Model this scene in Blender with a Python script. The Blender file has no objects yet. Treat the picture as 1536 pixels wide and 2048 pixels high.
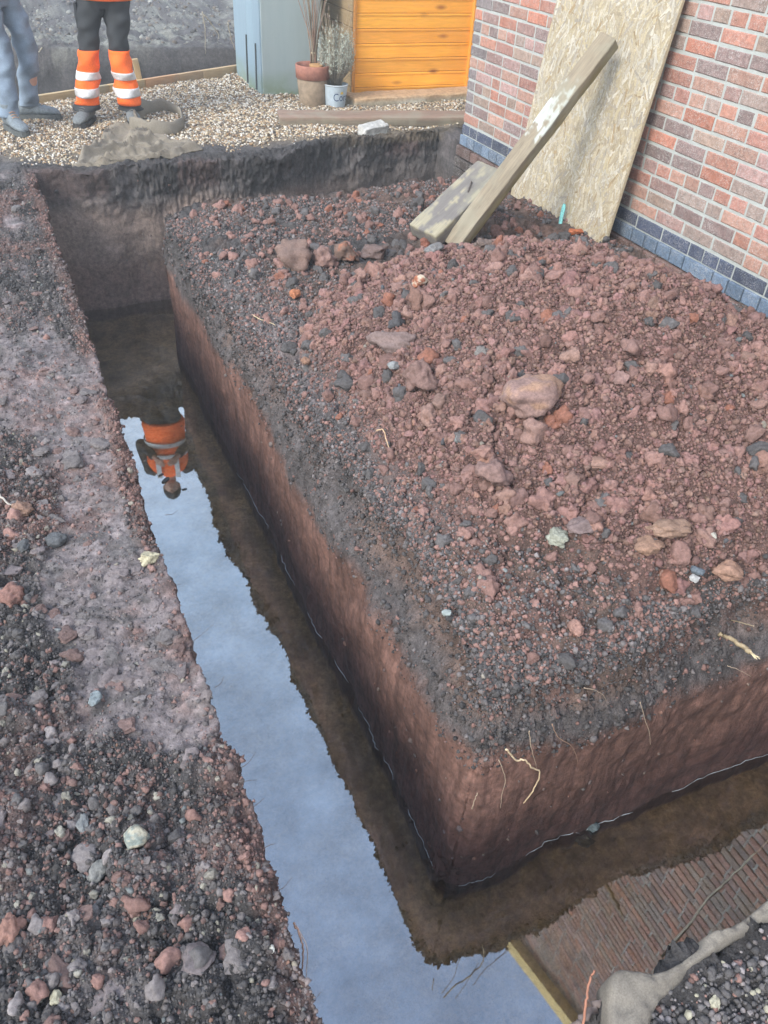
import bpy, bmesh, math, random
import numpy as np
from mathutils import Vector, Matrix
C = bpy.context.scene.collection
SC = bpy.context.scene
RA = math.radians

# ------------------------------------------------------------------ camera
F_PX, PITCH, ROLL, AZ, H = 1600.0, 0.6748707, 0.0689693, 0.4621271, 1.65
_fw = np.array([0, math.cos(PITCH), -math.sin(PITCH)])
_rt = np.array([1.0, 0, 0])
_up = np.array([0, math.sin(PITCH), math.cos(PITCH)])
_A = np.array([[math.cos(AZ), math.sin(AZ), 0], [-math.sin(AZ), math.cos(AZ), 0], [0, 0, 1]])
_c, _s = math.cos(ROLL), math.sin(ROLL)
_R = _A @ (_c * _rt + _s * _up)
_U = _A @ (-_s * _rt + _c * _up)
_F = _A @ _fw
cd = bpy.data.cameras.new('camera')
cam = bpy.data.objects.new('camera', cd)
C.objects.link(cam)
M4 = Matrix([[_R[0], _U[0], -_F[0], 0], [_R[1], _U[1], -_F[1], 0], [_R[2], _U[2], -_F[2], H], [0, 0, 0, 1]])
cam.matrix_world = M4
cd.sensor_fit = 'VERTICAL'
cd.sensor_height = 24.0
cd.sensor_width = 18.0
cd.lens = F_PX / 2048 * 24.0
cd.clip_end = 500
cd.clip_start = 0.05
SC.camera = cam

def _ray(x, y):
    return _F * F_PX + _R * (x - 768) + _U * (1024 - y)
def atz(x, y, z=0.0):            # point of the photo's line of sight at height z
    g = _ray(x, y); t = (z - H) / g[2]
    return (g[0] * t, g[1] * t, z)
def aty(x, y, Y):
    g = _ray(x, y); t = Y / g[1]
    return (g[0] * t, Y, g[2] * t + H)
def atx(x, y, X):
    g = _ray(x, y); t = X / g[0]
    return (X, g[1] * t, g[2] * t + H)

# ------------------------------------------------------------------ world, sun, exposure
SUN_EL, SUN_AZ = RA(40), RA(243)        # azimuth clockwise from +Y
w = bpy.data.worlds.new('World'); SC.world = w
w.use_nodes = True
nt = w.node_tree; nt.nodes.clear()
wo = nt.nodes.new('ShaderNodeOutputWorld'); bg = nt.nodes.new('ShaderNodeBackground')
sky = nt.nodes.new('ShaderNodeTexSky'); sky.sky_type = 'NISHITA'; sky.sun_disc = False
sky.sun_elevation = SUN_EL; sky.sun_rotation = SUN_AZ
sky.air_density = 1.0; sky.dust_density = 2.5; sky.ozone_density = 1.0
bg.inputs['Strength'].default_value = 0.15
tc = nt.nodes.new('ShaderNodeTexCoord'); mp = nt.nodes.new('ShaderNodeMapping')
mp.inputs['Scale'].default_value = (1.0, 1.0, 2.2)
nz = nt.nodes.new('ShaderNodeTexNoise'); nz.inputs['Scale'].default_value = 2.3; nz.inputs['Detail'].default_value = 6; nz.inputs['Roughness'].default_value = 0.55
rp = nt.nodes.new('ShaderNodeValToRGB')
rp.color_ramp.elements[0].position = 0.15; rp.color_ramp.elements[0].color = (0.3, 0.3, 0.3, 1)
rp.color_ramp.elements[1].position = 0.85; rp.color_ramp.elements[1].color = (0.78, 0.78, 0.78, 1)
mx = nt.nodes.new('ShaderNodeMix'); mx.data_type = 'RGBA'
sx = nt.nodes.new('ShaderNodeSeparateXYZ'); nt.links.new(tc.outputs['Generated'], sx.inputs[0])
rz_ = nt.nodes.new('ShaderNodeValToRGB'); rz_.color_ramp.elements[0].position = .35; rz_.color_ramp.elements[0].color = (1, 1, 1, 1)
rz_.color_ramp.elements[1].position = .93; rz_.color_ramp.elements[1].color = (.34, .42, .58, 1)
e_ = rz_.color_ramp.elements.new(.66); e_.color = (.56, .68, .84, 1)
nt.links.new(sx.outputs[2], rz_.inputs[0])
vm = nt.nodes.new('ShaderNodeVectorMath'); vm.operation = 'SCALE'; vm.inputs['Scale'].default_value = 13.5
nt.links.new(rz_.outputs[0], vm.inputs[0]); nt.links.new(vm.outputs[0], mx.inputs['B'])
nt.links.new(tc.outputs['Generated'], mp.inputs['Vector']); nt.links.new(mp.outputs[0], nz.inputs['Vector'])
nt.links.new(nz.outputs['Fac'], rp.inputs[0]); nt.links.new(rp.outputs[0], mx.inputs['Factor'])
nt.links.new(sky.outputs[0], mx.inputs['A']); nt.links.new(mx.outputs['Result'], bg.inputs['Color'])
nt.links.new(bg.outputs[0], wo.inputs[0])
sl = bpy.data.lights.new('sun', 'SUN'); sl.energy = 1.8; sl.angle = RA(18); sl.color = (1.0, 0.95, 0.87)
so = bpy.data.objects.new('sun', sl); C.objects.link(so)
_sd = Vector((math.sin(SUN_AZ) * math.cos(SUN_EL), math.cos(SUN_AZ) * math.cos(SUN_EL), math.sin(SUN_EL)))
so.rotation_euler = _sd.to_track_quat('Z', 'Y').to_euler()
so.location = (0, -5, 12)
SC.view_settings.view_transform = 'Standard'; SC.view_settings.look = 'None'
SC.view_settings.exposure = 1.0; SC.view_settings.gamma = 1.0
SC.cycles.max_bounces = 8; SC.cycles.transparent_max_bounces = 12

# ------------------------------------------------------------------ helpers: noise in numpy
rng = np.random.default_rng(7)
random.seed(7)
_T = rng.random((64, 64, 64)).astype(np.float32)
def vn(x, y, z=0.0):
    x = np.asarray(x, dtype=np.float64); y = np.asarray(y, dtype=np.float64); z = np.zeros_like(x) + z
    xi, yi, zi = np.floor(x).astype(np.int64), np.floor(y).astype(np.int64), np.floor(z).astype(np.int64)
    fx, fy, fz = x - xi, y - yi, z - zi
    fx = fx * fx * (3 - 2 * fx); fy = fy * fy * (3 - 2 * fy); fz = fz * fz * (3 - 2 * fz)
    r = 0
    for a in (0, 1):
        for b in (0, 1):
            for c in (0, 1):
                wgt = (fx if a else 1 - fx) * (fy if b else 1 - fy) * (fz if c else 1 - fz)
                r = r + wgt * _T[(xi + a) & 63, (yi + b) & 63, (zi + c) & 63]
    return r * 2 - 1
def fbm(x, y, z=0.0, o=4, g=0.5):
    r, a, f = 0, 1.0, 1.0
    for i in range(o):
        r = r + a * vn(x * f + 17.3 * i, y * f - 9.1 * i, np.asarray(z) * f + 5.7 * i); a *= g; f *= 2.03
    return r
_J = rng.random((128, 128, 4)).astype(np.float32)
def lumps(x, y, s, dens=1.0, off=0):
    """hemispherical clods on a jittered lattice of pitch s: height and the clod's random number"""
    u, v = x / s + off, y / s + off * 0.37
    ui, vi = np.floor(u).astype(np.int64), np.floor(v).astype(np.int64)
    best = np.zeros_like(u); rid = np.zeros_like(u)
    for a in (-1, 0, 1):
        for b in (-1, 0, 1):
            q = _J[(ui + a + off * 7) & 127, (vi + b + off * 3) & 127]
            cx, cy = ui + a + q[..., 0], vi + b + q[..., 1]
            r = 0.28 + 0.5 * q[..., 2]
            r = np.where(q[..., 3] < dens, r, 0)
            h = np.sqrt(np.maximum(r * r - (u - cx) ** 2 - (v - cy) ** 2, 0))
            m = h > best
            best = np.where(m, h, best); rid = np.where(m, q[..., 3] * 0.5 + q[..., 0] * 0.5, rid)
    return best * s, rid
def sstep(a, b, x):
    t = np.clip((x - a) / (b - a), 0, 1); return t * t * (3 - 2 * t)
def lerp(a, b, t):
    return a + (b - a) * t

# ------------------------------------------------------------------ helpers: objects
def tag(o, label=None, cat=None, group=None, kind=None):
    if label: o['label'] = label
    if cat: o['category'] = cat
    if group: o['group'] = group
    if kind: o['kind'] = kind
    return o
def empty(name, loc=(0, 0, 0), rz=0.0):
    o = bpy.data.objects.new(name, None); C.objects.link(o)
    o.location = loc; o.rotation_euler = (0, 0, rz); o.empty_display_size = 0.1
    return o
def link(name, me, mat=None, parent=None, smooth=True):
    if mat: me.materials.append(mat)
    o = bpy.data.objects.new(name, me); C.objects.link(o)
    if parent is not None: o.parent = parent
    if smooth: me.polygons.foreach_set('use_smooth', np.ones(len(me.polygons), dtype=bool))
    return o
def npmesh(name, V, Fq, mat=None, parent=None, col=None, att=None, smooth=True):
    """V (n,3), Fq (m,k) all faces with k corners"""
    V = np.ascontiguousarray(V, dtype=np.float32); Fq = np.ascontiguousarray(Fq, dtype=np.int32)
    me = bpy.data.meshes.new(name); m, k = Fq.shape
    me.vertices.add(len(V)); me.vertices.foreach_set('co', V.ravel())
    me.loops.add(m * k); me.loops.foreach_set('vertex_index', Fq.ravel())
    me.polygons.add(m); me.polygons.foreach_set('loop_start', np.arange(0, m * k, k, dtype=np.int32))
    me.polygons.foreach_set('loop_total', np.full(m, k, dtype=np.int32))
    me.update(calc_edges=True)
    if col is not None:
        a = me.attributes.new('col', 'FLOAT_COLOR', 'POINT')
        c4 = np.ones((len(V), 4), dtype=np.float32); c4[:, :3] = np.clip(col, 0.004, 1); a.data.foreach_set('color', c4.ravel())
    if att is not None:
        for kk, vv in att.items():
            a = me.attributes.new(kk, 'FLOAT', 'POINT'); a.data.foreach_set('value', np.ascontiguousarray(vv, dtype=np.float32).ravel())
    return link(name, me, mat, parent, smooth)
class MB:
    """collects simple shapes that form ONE mesh"""
    def __init__(s): s.v = []; s.f = []; s.c = []
    def add(s, V, Fs, col=None):
        n = len(s.v); s.v += [tuple(p) for p in V]; s.f += [tuple(i + n for i in q) for q in Fs]
        s.c += [tuple(col) if col is not None else (0.5, 0.5, 0.5)] * len(V)
    def box(s, c, d, R=None, ch=0.0, col=None, jit=0.0):
        hx, hy, hz = d[0] / 2, d[1] / 2, d[2] / 2
        R = R if R is not None else Matrix.Identity(3); c = Vector(c)
        if ch <= 0:
            P = [(-hx, -hy, -hz), (hx, -hy, -hz), (hx, hy, -hz), (-hx, hy, -hz), (-hx, -hy, hz), (hx, -hy, hz), (hx, hy, hz), (-hx, hy, hz)]
            Fs = [(0, 3, 2, 1), (4, 5, 6, 7), (0, 1, 5, 4), (1, 2, 6, 5), (2, 3, 7, 6), (3, 0, 4, 7)]
        else:
            bm = bmesh.new(); bmesh.ops.create_cube(bm, size=1)
            for v in bm.verts: v.co = Vector((v.co.x * 2 * hx, v.co.y * 2 * hy, v.co.z * 2 * hz))
            bmesh.ops.bevel(bm, geom=bm.edges[:], offset=ch, segments=2, profile=0.5, affect='EDGES')
            bm.verts.index_update(); P = [v.co[:] for v in bm.verts]; Fs = [[v.index for v in f.verts] for f in bm.faces]; bm.free()
        if jit:
            P = [tuple(a + random.uniform(-jit, jit) for a in p) for p in P]
        s.add([c + R @ Vector(p) for p in P], Fs, col)
    def tube(s, pts, rads, n=6, col=None, cap=True):
        pts = [Vector(p) for p in pts]
        if not hasattr(rads, '__len__'): rads = [rads] * len(pts)
        V = []; Fs = []; ref = Vector((0.31, 0.2, 0.93))
        for i, p in enumerate(pts):
            t = (pts[min(i + 1, len(pts) - 1)] - pts[max(i - 1, 0)]).normalized()
            a = t.cross(ref)
            if a.length < 1e-3: a = t.cross(Vector((1, 0, 0)))
            a.normalize(); b = t.cross(a)
            for k in range(n):
                q = 2 * math.pi * k / n
                V.append(p + (a * math.cos(q) + b * math.sin(q)) * rads[i])
        for i in range(len(pts) - 1):
            for k in range(n):
                k2 = (k + 1) % n
                Fs.append((i * n + k, i * n + k2, (i + 1) * n + k2, (i + 1) * n + k))
        if cap:
            Fs.append(tuple(range(n - 1, -1, -1))); Fs.append(tuple((len(pts) - 1) * n + k for k in range(n)))
        s.add(V, Fs, col)
    def lathe(s, prof, c=(0, 0, 0), n=40, col=None):
        V = []; Fs = []
        for (r, z) in prof:
            for k in range(n):
                q = 2 * math.pi * k / n; V.append((c[0] + r * math.cos(q), c[1] + r * math.sin(q), c[2] + z))
        for i in range(len(prof) - 1):
            for k in range(n):
                k2 = (k + 1) % n; Fs.append((i * n + k, i * n + k2, (i + 1) * n + k2, (i + 1) * n + k))
        s.add(V, Fs, col)
    def loft(s, rings, n=20, col=None, fold=None, cap=True):
        """rings: (centre, axis_a, axis_b) vectors give each ellipse"""
        V = []; Fs = []
        for i, (c, a, b) in enumerate(rings):
            c, a, b = Vector(c), Vector(a), Vector(b)
            for k in range(n):
                q = 2 * math.pi * k / n; g = 1.0
                if fold: g += fold(i, q)
                V.append(c + (a * math.cos(q) + b * math.sin(q)) * g)
        for i in range(len(rings) - 1):
            for k in range(n):
                k2 = (k + 1) % n; Fs.append((i * n + k, i * n + k2, (i + 1) * n + k2, (i + 1) * n + k))
        if cap:
            Fs.append(tuple(range(n - 1, -1, -1))); Fs.append(tuple((len(rings) - 1) * n + k for k in range(n)))
        s.add(V, Fs, col)
    def build(s, name, mat, parent=None, smooth=False, colors=False):
        me = bpy.data.meshes.new(name); me.from_pydata([tuple(v) for v in s.v], [], s.f)
        if colors:
            a = me.attributes.new('col', 'FLOAT_COLOR', 'POINT')
            a.data.foreach_set('color', np.array([c + (1,) for c in s.c], dtype=np.float32).ravel())
        bm = bmesh.new(); bm.from_mesh(me); bmesh.ops.recalc_face_normals(bm, faces=bm.faces); bm.to_mesh(me); bm.free()
        return link(name, me, mat, parent, smooth)

# ------------------------------------------------------------------ helpers: materials
class NT:
    def __init__(s, name):
        s.m = bpy.data.materials.new(name); s.m.use_nodes = True; s.t = s.m.node_tree; s.t.nodes.clear()
        s.out = s.n('ShaderNodeOutputMaterial'); s.p = s.n('ShaderNodeBsdfPrincipled'); s.t.links.new(s.p.outputs[0], s.out.inputs[0])
        s.p.inputs['Specular IOR Level'].default_value = 0.3
        s.tc = s.n('ShaderNodeTexCoord')
    def n(s, typ, **kw):
        x = s.t.nodes.new(typ)
        for k, v in kw.items(): setattr(x, k, v)
        return x
    def l(s, a, b): s.t.links.new(a, b)
    def vec(s, scale=(1, 1, 1), rot=(0, 0, 0), src='Object'):
        m = s.n('ShaderNodeMapping'); m.inputs['Scale'].default_value = scale; m.inputs['Rotation'].default_value = rot
        s.l(s.tc.outputs[src], m.inputs['Vector']); return m.outputs[0]
    def noise(s, sc, det=4, ro=0.55, v=None, dist=0.0):
        x = s.n('ShaderNodeTexNoise'); x.inputs['Scale'].default_value = sc; x.inputs['Detail'].default_value = det
        x.inputs['Roughness'].default_value = ro; x.inputs['Distortion'].default_value = dist
        s.l(v if v is not None else s.tc.outputs['Object'], x.inputs['Vector']); return x.outputs['Fac']
    def vor(s, sc, v=None, feat='F1', out='Distance'):
        x = s.n('ShaderNodeTexVoronoi', feature=feat); x.inputs['Scale'].default_value = sc
        s.l(v if v is not None else s.tc.outputs['Object'], x.inputs['Vector']); return x.outputs[out]
    def ramp(s, src, stops):
        r = s.n('ShaderNodeValToRGB'); e = r.color_ramp.elements
        while len(e) < len(stops): e.new(0.5)
        for i, (p, c) in enumerate(stops):
            e[i].position = p; e[i].color = (c, c, c, 1) if not hasattr(c, '__len__') else (*c, 1)
        s.l(src, r.inputs[0]); return r.outputs[0]
    def mix(s, fac, a, b, mode='MIX'):
        m = s.n('ShaderNodeMix', data_type='RGBA', blend_type=mode)
        for key, val in (('Factor', fac), ('A', a), ('B', b)):
            if isinstance(val, (int, float)): m.inputs[key].default_value = val if key == 'Factor' else (val, val, val, 1)
            elif isinstance(val, tuple): m.inputs[key].default_value = (*val, 1)
            else: s.l(val, m.inputs[key])
        return m.outputs['Result']
    def math(s, op, a, b=0.0, c=None):
        m = s.n('ShaderNodeMath', operation=op)
        for i, val in enumerate((a, b, c)):
            if val is None: continue
            if isinstance(val, (int, float)): m.inputs[i].default_value = val
            else: s.l(val, m.inputs[i])
        return m.outputs[0]
    def attr(s, name, out='Color'):
        a = s.n('ShaderNodeAttribute', attribute_name=name); return a.outputs[out]
    def bump(s, h, st=0.5, d=0.01, prev=None):
        b = s.n('ShaderNodeBump'); b.inputs['Distance'].default_value = d
        if isinstance(st, (int, float)): b.inputs['Strength'].default_value = st
        else: s.l(st, b.inputs['Strength'])
        s.l(h, b.inputs['Height'])
        if prev is not None: s.l(prev, b.inputs['Normal'])
        return b.outputs[0]
    def done(s, color=None, rough=None, normal=None, metal=None):
        if color is not None:
            if isinstance(color, tuple): s.p.inputs['Base Color'].default_value = (*color, 1)
            else: s.l(color, s.p.inputs['Base Color'])
        if rough is not None:
            if isinstance(rough, (int, float)): s.p.inputs['Roughness'].default_value = rough
            else: s.l(rough, s.p.inputs['Roughness'])
        if normal is not None: s.l(normal, s.p.inputs['Normal'])
        if metal is not None: s.p.inputs['Metallic'].default_value = metal
        return s.m

def m_soil():
    k = NT('soil'); col = k.attr('col'); sm = k.attr('smooth', 'Fac')
    n1 = k.noise(38, 6, 0.65); n2 = k.noise(190, 4, 0.7)
    v1 = k.vor(120); inv = k.math('SUBTRACT', 1.0, sm)
    g = k.ramp(n1, [(0.3, 0.62), (0.7, 1.4)]); g2 = k.ramp(n2, [(0.28, 0.6), (0.72, 1.45)])
    c = k.mix(1.0, col, g, 'MULTIPLY'); c2 = k.mix(1.0, c, g2, 'MULTIPLY'); c = k.mix(inv, c, c2)
    sp = k.vor(95); spm = k.math('MULTIPLY', k.ramp(sp, [(.13, 1.0), (.24, 0.0)]), k.ramp(k.noise(5.5, 4, .6), [(.42, 0), (.58, .75)]))  # dark dots put the shade of small holes into the clay colour
    spm = k.math('MULTIPLY', spm, sm); c = k.mix(spm, c, (.035, .02, .018))
    n9 = k.noise(7, 6, .7); c = k.mix(1.0, c, k.ramp(n9, [(.3, .75), (.7, 1.22)]), 'MULTIPLY')
    sv = k.noise(1.0, 6, .7, k.vec((70, 70, 7), (0, RA(12), RA(20)))); sv2 = k.noise(1.0, 4, .6, k.vec((16, 16, 80), (RA(25), 0, 0)))
    c = k.mix(sm, c, k.mix(1.0, k.mix(1.0, c, k.ramp(sv, [(.35, .70), (.6, 1.18)]), 'MULTIPLY'), k.ramp(sv2, [(.35, .85), (.6, 1.10)]), 'MULTIPLY'))
    b = k.bump(n2, k.math('MULTIPLY_ADD', inv, 0.75, 0.25), 0.006); b = k.bump(sv, k.math('MULTIPLY', sm, .55), .008, b)
    b = k.bump(v1, k.math('MULTIPLY', inv, 0.5), 0.005, b)
    b = k.bump(n1, 0.35, 0.012, b)
    r = k.math('MULTIPLY_ADD', sm, -0.3, 0.95)
    return k.done(c, r, b)
def m_clod():
    k = NT('clod'); col = k.attr('col'); n1 = k.noise(110, 5, 0.7); n2 = k.noise(420, 3, 0.7)
    c = k.mix(1.0, col, k.ramp(n1, [(0.3, 0.65), (0.7, 1.35)]), 'MULTIPLY')
    b = k.bump(n2, 0.5, 0.003); b = k.bump(n1, 0.6, 0.005, b)
    return k.done(c, 0.93, b)
def m_plain(name, col, rough=0.8, ns=60, amp=0.2, bs=0.25, bd=0.003, metal=None, stretch=(1, 1, 1)):
    k = NT(name); v = k.vec(stretch); n1 = k.noise(ns, 5, 0.6, v)
    c = k.mix(1.0, k.mix(0.0, col, col), k.ramp(n1, [(0.3, 1 - amp), (0.7, 1 + amp)]), 'MULTIPLY')
    return k.done(c, rough, k.bump(n1, bs, bd), metal)
def m_attr(name, rough=0.8, ns=60, amp=0.2, bs=0.25, bd=0.003, stretch=(1, 1, 1)):
    k = NT(name); v = k.vec(stretch); n1 = k.noise(ns, 5, 0.6, v)
    c = k.mix(1.0, k.attr('col'), k.ramp(n1, [(0.3, 1 - amp), (0.7, 1 + amp)]), 'MULTIPLY')
    return k.done(c, rough, k.bump(n1, bs, bd))
SOIL, CLOD = m_soil(), m_clod()

# ------------------------------------------------------------------ the ground: one sheet with the trenches cut into it
WZ = -0.95          # water level
XL, XN, XI = 0.205, 0.70, 0.838      # left bank face, near right bank face, island face
YN, YI, YE = 0.345, 1.03, 4.97       # near right bank face, island near face, island far face
def yfar(X): return 5.80 + 0.42 * sstep(1.5, 2.6, X)
red = np.array([.188, .112, .096]); dark = np.array([.072, .068, .068]); lilac = np.array([.25, .215, .215]); clay = np.array([.175, .098, .077])
wine = np.array([.070, .037, .033]); grey = np.array([.155, .14, .138]); brown = np.array([.12, .085, .07])

def heap(X, Y):
    a = (X - 2.08) / np.where(X < 2.08, 1.16, 0.80); b = (Y - 2.25) / np.where(Y < 2.25, 1.12, 1.42)
    d = np.sqrt(np.abs(a) ** 2.3 + np.abs(b) ** 2.3) + 0.10 * fbm(X * 1.7, Y * 1.7, 3.3, 3)
    return 0.56 * np.clip(1 - d, 0, 1) ** 0.75, sstep(1.04, 0.90, d)
def edge_near(X, Y):
    """0 at a trench lip, growing inward"""
    dl = np.where(X < XL + .1, XL - X, 9.0)
    return dl
def topz(X, Y, fine=True):
    """level of the trodden ground, heap included"""
    z = 0.022 * fbm(X * 1.6, Y * 1.6, 0.5, 3) + 0.012 * fbm(X * 7, Y * 7, 1.5, 3)
    hz, hm = heap(X, Y)
    isl = sstep(XI - .05, XI + .02, X) * sstep(YI - .05, YI, Y) * sstep(YE + .1, YE, Y)
    z = z + hz * isl
    # island lip sinks toward its edges
    z = z - isl * (0.10 * np.exp(-(X - XI) / 0.10) + 0.11 * np.exp(-(Y - YI) / 0.09))
    near = (Y < 6.3)
    if fine:
        k = np.where(Y < 6.0, 1.0, 0.35)
        smear = sstep(0.05, 0.45, fbm(X * 3.2 + 4, Y * 1.3, 8.8, 3) - .15 + .34 * np.exp(-((Y - 1.62) / .45) ** 2) + .46 * np.exp(-((X - .05 + .02 * (Y - 3)) / .08) ** 2) * sstep(1.0, 1.5, Y)) * (X < XL + .05) * sstep(-0.55, 0.0, X)
        k = k * (1 - 0.75 * smear)
        wx = .012 * fbm(X * 14, Y * 14, 9.0, 2); wy = .012 * fbm(X * 14 + 7, Y * 14, 5.0, 2)
        h1, r1 = lumps(X + wx * 2, Y + wy * 2, 0.095, 0.6); h2, r2 = lumps(X + wx, Y + wy, 0.040, 0.8, 3); h3, r3 = lumps(X, Y, 0.016, 0.85, 5)
        big = sstep(-0.1, 0.5, fbm(X * 2.1, Y * 2.1, 6.1, 2))
        hk = np.maximum(lerp(0.45, 1.15, hm * isl), .85 * (X < XL))
        z = z + k * (h1 * 0.62 * hk * (0.35 + 0.65 * big) + h2 * 0.60 + h3 * 0.6)
        z = z + 0.008 * k * fbm(X * 45, Y * 45, 2.2, 3) + .014 * smear * (np.abs(fbm(X * 5 + Y * 3, Y * 16 - X * 5, 1.7, 3)) - .3) + .004 * smear * fbm(X * 30, Y * 70, 3.3, 3)
        return z, hm * isl, smear, (r1 * (h1 > 0.004), r2, r3), isl
    return z, hm * isl

def lines(segs):
    out = []
    for a, b, st in segs: out.append(np.arange(a, b, st))
    return np.concatenate(out)
def clust(x0, n=55): return x0 + np.linspace(0, 0.004, n)
gx = lines([(-0.75, -0.3, .012), (-0.3, 0.20, .0055), (0.212, 0.69, .016), (0.71, 0.83, .010), (0.846, 1.6, .0055), (1.6, 3.365, .0085), (3.38, 5.0, .03)])
gx = np.unique(np.concatenate([gx, clust(XL), clust(XN), clust(XI), clust(3.37, 40), -0.75 - np.cumsum(0.03 * 1.17 ** np.arange(44)), 5.0 + np.cumsum(0.05 * 1.17 ** np.arange(42))]).round(6))
gy = lines([(0.02, 0.33, .009), (0.355, 1.02, .012), (1.04, 2.4, .0055), (2.4, 3.6, .0085), (3.6, 4.95, .011), (4.985, 5.79, .022), (5.81, 6.5, .012), (6.5, 9.6, .03), (9.6, 10.6, .02)])
gy = np.unique(np.concatenate([gy, clust(YN, 40), clust(YI), clust(YE, 40), clust(5.80, 60), 0.02 - np.cumsum(0.02 * 1.17 ** np.arange(46)), 10.6 + np.cumsum(0.05 * 1.17 ** np.arange(42))]).round(6))
# left bank needs rows everywhere that is near
extra = np.arange(0.36, 1.03, .0055); gy = np.unique(np.concatenate([gy, extra]).round(6))
GX, GY = np.meshgrid(gx, gy, indexing='ij')
Z, HM, SMR, (R1, R2, R3), ISL = topz(GX, GY)
def ramp01(v, x0): return np.clip((v - x0) / 0.004, 0, 1)
yf = yfar(GX) + 0.05 * fbm(GX * 2.2, 0 * GY, 4.4, 3)
inL = 1 - ramp01(GX, XL)                                             # left bank
inN = ramp01(GX, XN) * (1 - ramp01(GY, YN))                          # near right bank
inI = ramp01(GX, XI) * ramp01(GY, YI) * (1 - ramp01(GY, YE))         # island
farw = ramp01(GY, 5.80)                                             # far side
xfar_l = np.where(GY > 5.2, 1.0, 0.0)
solid = np.maximum(np.maximum(inL, inN), np.maximum(inI, farw))
solid = np.maximum(solid, ramp01(GX, 3.37))                          # the soil under the house
FLOOR = -1.06
ZZ = FLOOR + (Z - FLOOR) * solid
ZZ = np.where(solid < 0.02, FLOOR + 0.012 * fbm(GX * 5, GY * 5, 1.1, 3) + 0.006 * fbm(GX * 22, GY * 22, 1.1, 2), ZZ)
# pit beyond the timber edging
p0, p1 = np.array([0.386, 7.66]), np.array([2.42, 8.70])
tdir = (p1 - p0) / np.linalg.norm(p1 - p0); nrm = np.array([-tdir[1], tdir[0]])
dT = (GX - p0[0]) * nrm[0] + (GY - p0[1]) * nrm[1]
pedge = 10.05 + 0.10 * fbm(GX * 1.3, 0 * GX, 7.7, 3) - 0.25 * (GX - 1.0) * 0.5
pit = sstep(0.02, 0.10, dT) * sstep(pedge + 0.16, pedge - 0.10, GY) * (GX < 6) * (GX > -6)
ZZ = ZZ - pit * 0.95
rise = sstep(10.2, 14.0, GY); ZZ = ZZ + rise * (0.12 * fbm(GX * 1.2, GY * 1.2, 5.0, 4)) + sstep(10.0, 10.3, GY) * .06 * np.abs(fbm(GX * 4, GY * 4, 5.0, 4))
# --- 3-D displacement: real positions
PX, PY, PZ = GX.copy(), GY.copy(), ZZ.copy()
yshift = (yf - 5.80) * np.exp(-np.abs(GY - 5.80) / 0.62)
PY = PY + yshift
wall = (solid > 0.004) & (solid < 0.996)
up = sstep(-0.34, -0.02, PZ - 0.10 * fbm(PY * 2.2, PX * 2.2, 1.9, 2))      # topsoil layer lies back
nearI = (GX >= XI - 1e-6) & (GY > YI - 1e-6) & (GY < YE + .01)
back = 0.085 + 0.035 * fbm(GY * 2.0, 0 * GY, 2.0, 3) - 0.07 * sstep(3.0, 3.8, GY)
fx = np.exp(-np.clip(GX - XI, 0, 9) / 0.16)
PX = PX + np.where(nearI, back * up * fx, 0)
fy = np.exp(-np.clip(GY - YI, 0, 9) / 0.16)
PY = PY + np.where(nearI, (0.06 + 0.04 * fbm(GX * 2.4, 0 * GX, 12.0, 3)) * up * fy, 0)
# walls bulge and carry bucket scrapes
low = fbm(PX * 3.1, PY * 3.1, PZ * 3.1, 3); mid = fbm(PX * 11, PY * 11, PZ * 9, 3); strk = fbm(PY * 26 + PX * 26, PZ * 2.5, 3.0, 3)
hi = fbm(PX * 60, PY * 60, PZ * 60, 3)
bil = np.abs(fbm(PX * 26, PY * 26, PZ * 26, 3)) - .4 + .6 * (np.abs(fbm(PX * 55, PY * 55, PZ * 55 + 3, 2)) - .35)
crumb = sstep(-0.42, -0.15, PZ)
qn = fbm(PY * 2.6 + PX * 2.6 + PZ * 1.5, PZ * 3.2 - PY, 7.0, 2) * 3.0
ledge = (np.floor(qn) - qn) + .5
leftside = np.where(GX < .5, .45, 1.0)
amp = leftside * (0.004 * ledge * (1 - sstep(-0.30, -0.12, PZ)) + 0.020 * low + 0.008 * mid + 0.0030 * strk * (1 - crumb) + crumb * (0.016 * mid + 0.012 * hi + .020 * bil) + 0.0018 * hi)
sgx = np.where(GX < 0.5, -1.0, 1.0)
wX = (np.abs(GX - XL) < .006) | (np.abs(GX - XI) < .006) | ((np.abs(GX - XN) < .006) & (GY < YN + .01))
wY = (np.abs(GY - YN) < .006) | (np.abs(GY - YI) < .006) | (np.abs(GY - YE) < .006) | (np.abs(GY - 5.80) < .006)
bx = np.exp(-np.minimum(np.abs(GX - XL), np.minimum(np.abs(GX - XI), np.abs(GX - XN) + 9 * (GY > YN + .02))) / 0.05)
by = np.exp(-np.minimum(np.minimum(np.abs(GY - YN), np.abs(GY - YI)), np.minimum(np.abs(GY - YE), np.abs(GY - 5.80))) / 0.05)
PX = PX + amp * bx; PY = PY + amp * by
# loose soil gathers at the foot of the island walls, and its near corner has slumped
cx_, cy_ = GX - XI, GY - YI
rc = 0.09
A_ = np.clip((rc - cx_) / rc, 0, 1); B_ = np.clip((rc - cy_) / rc, 0, 1); cornm = nearI & (A_ > 0) & (B_ > 0) & (GY < 3)
amt = sstep(-0.75, -0.25, PZ) * -0.35 + 0.90
PX = np.where(cornm, PX + amt * (A_ - A_ * np.sqrt(1 - B_ ** 2 / 2)) * rc, PX)
PY = np.where(cornm, PY + amt * (B_ - B_ * np.sqrt(1 - A_ ** 2 / 2)) * rc, PY)
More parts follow.
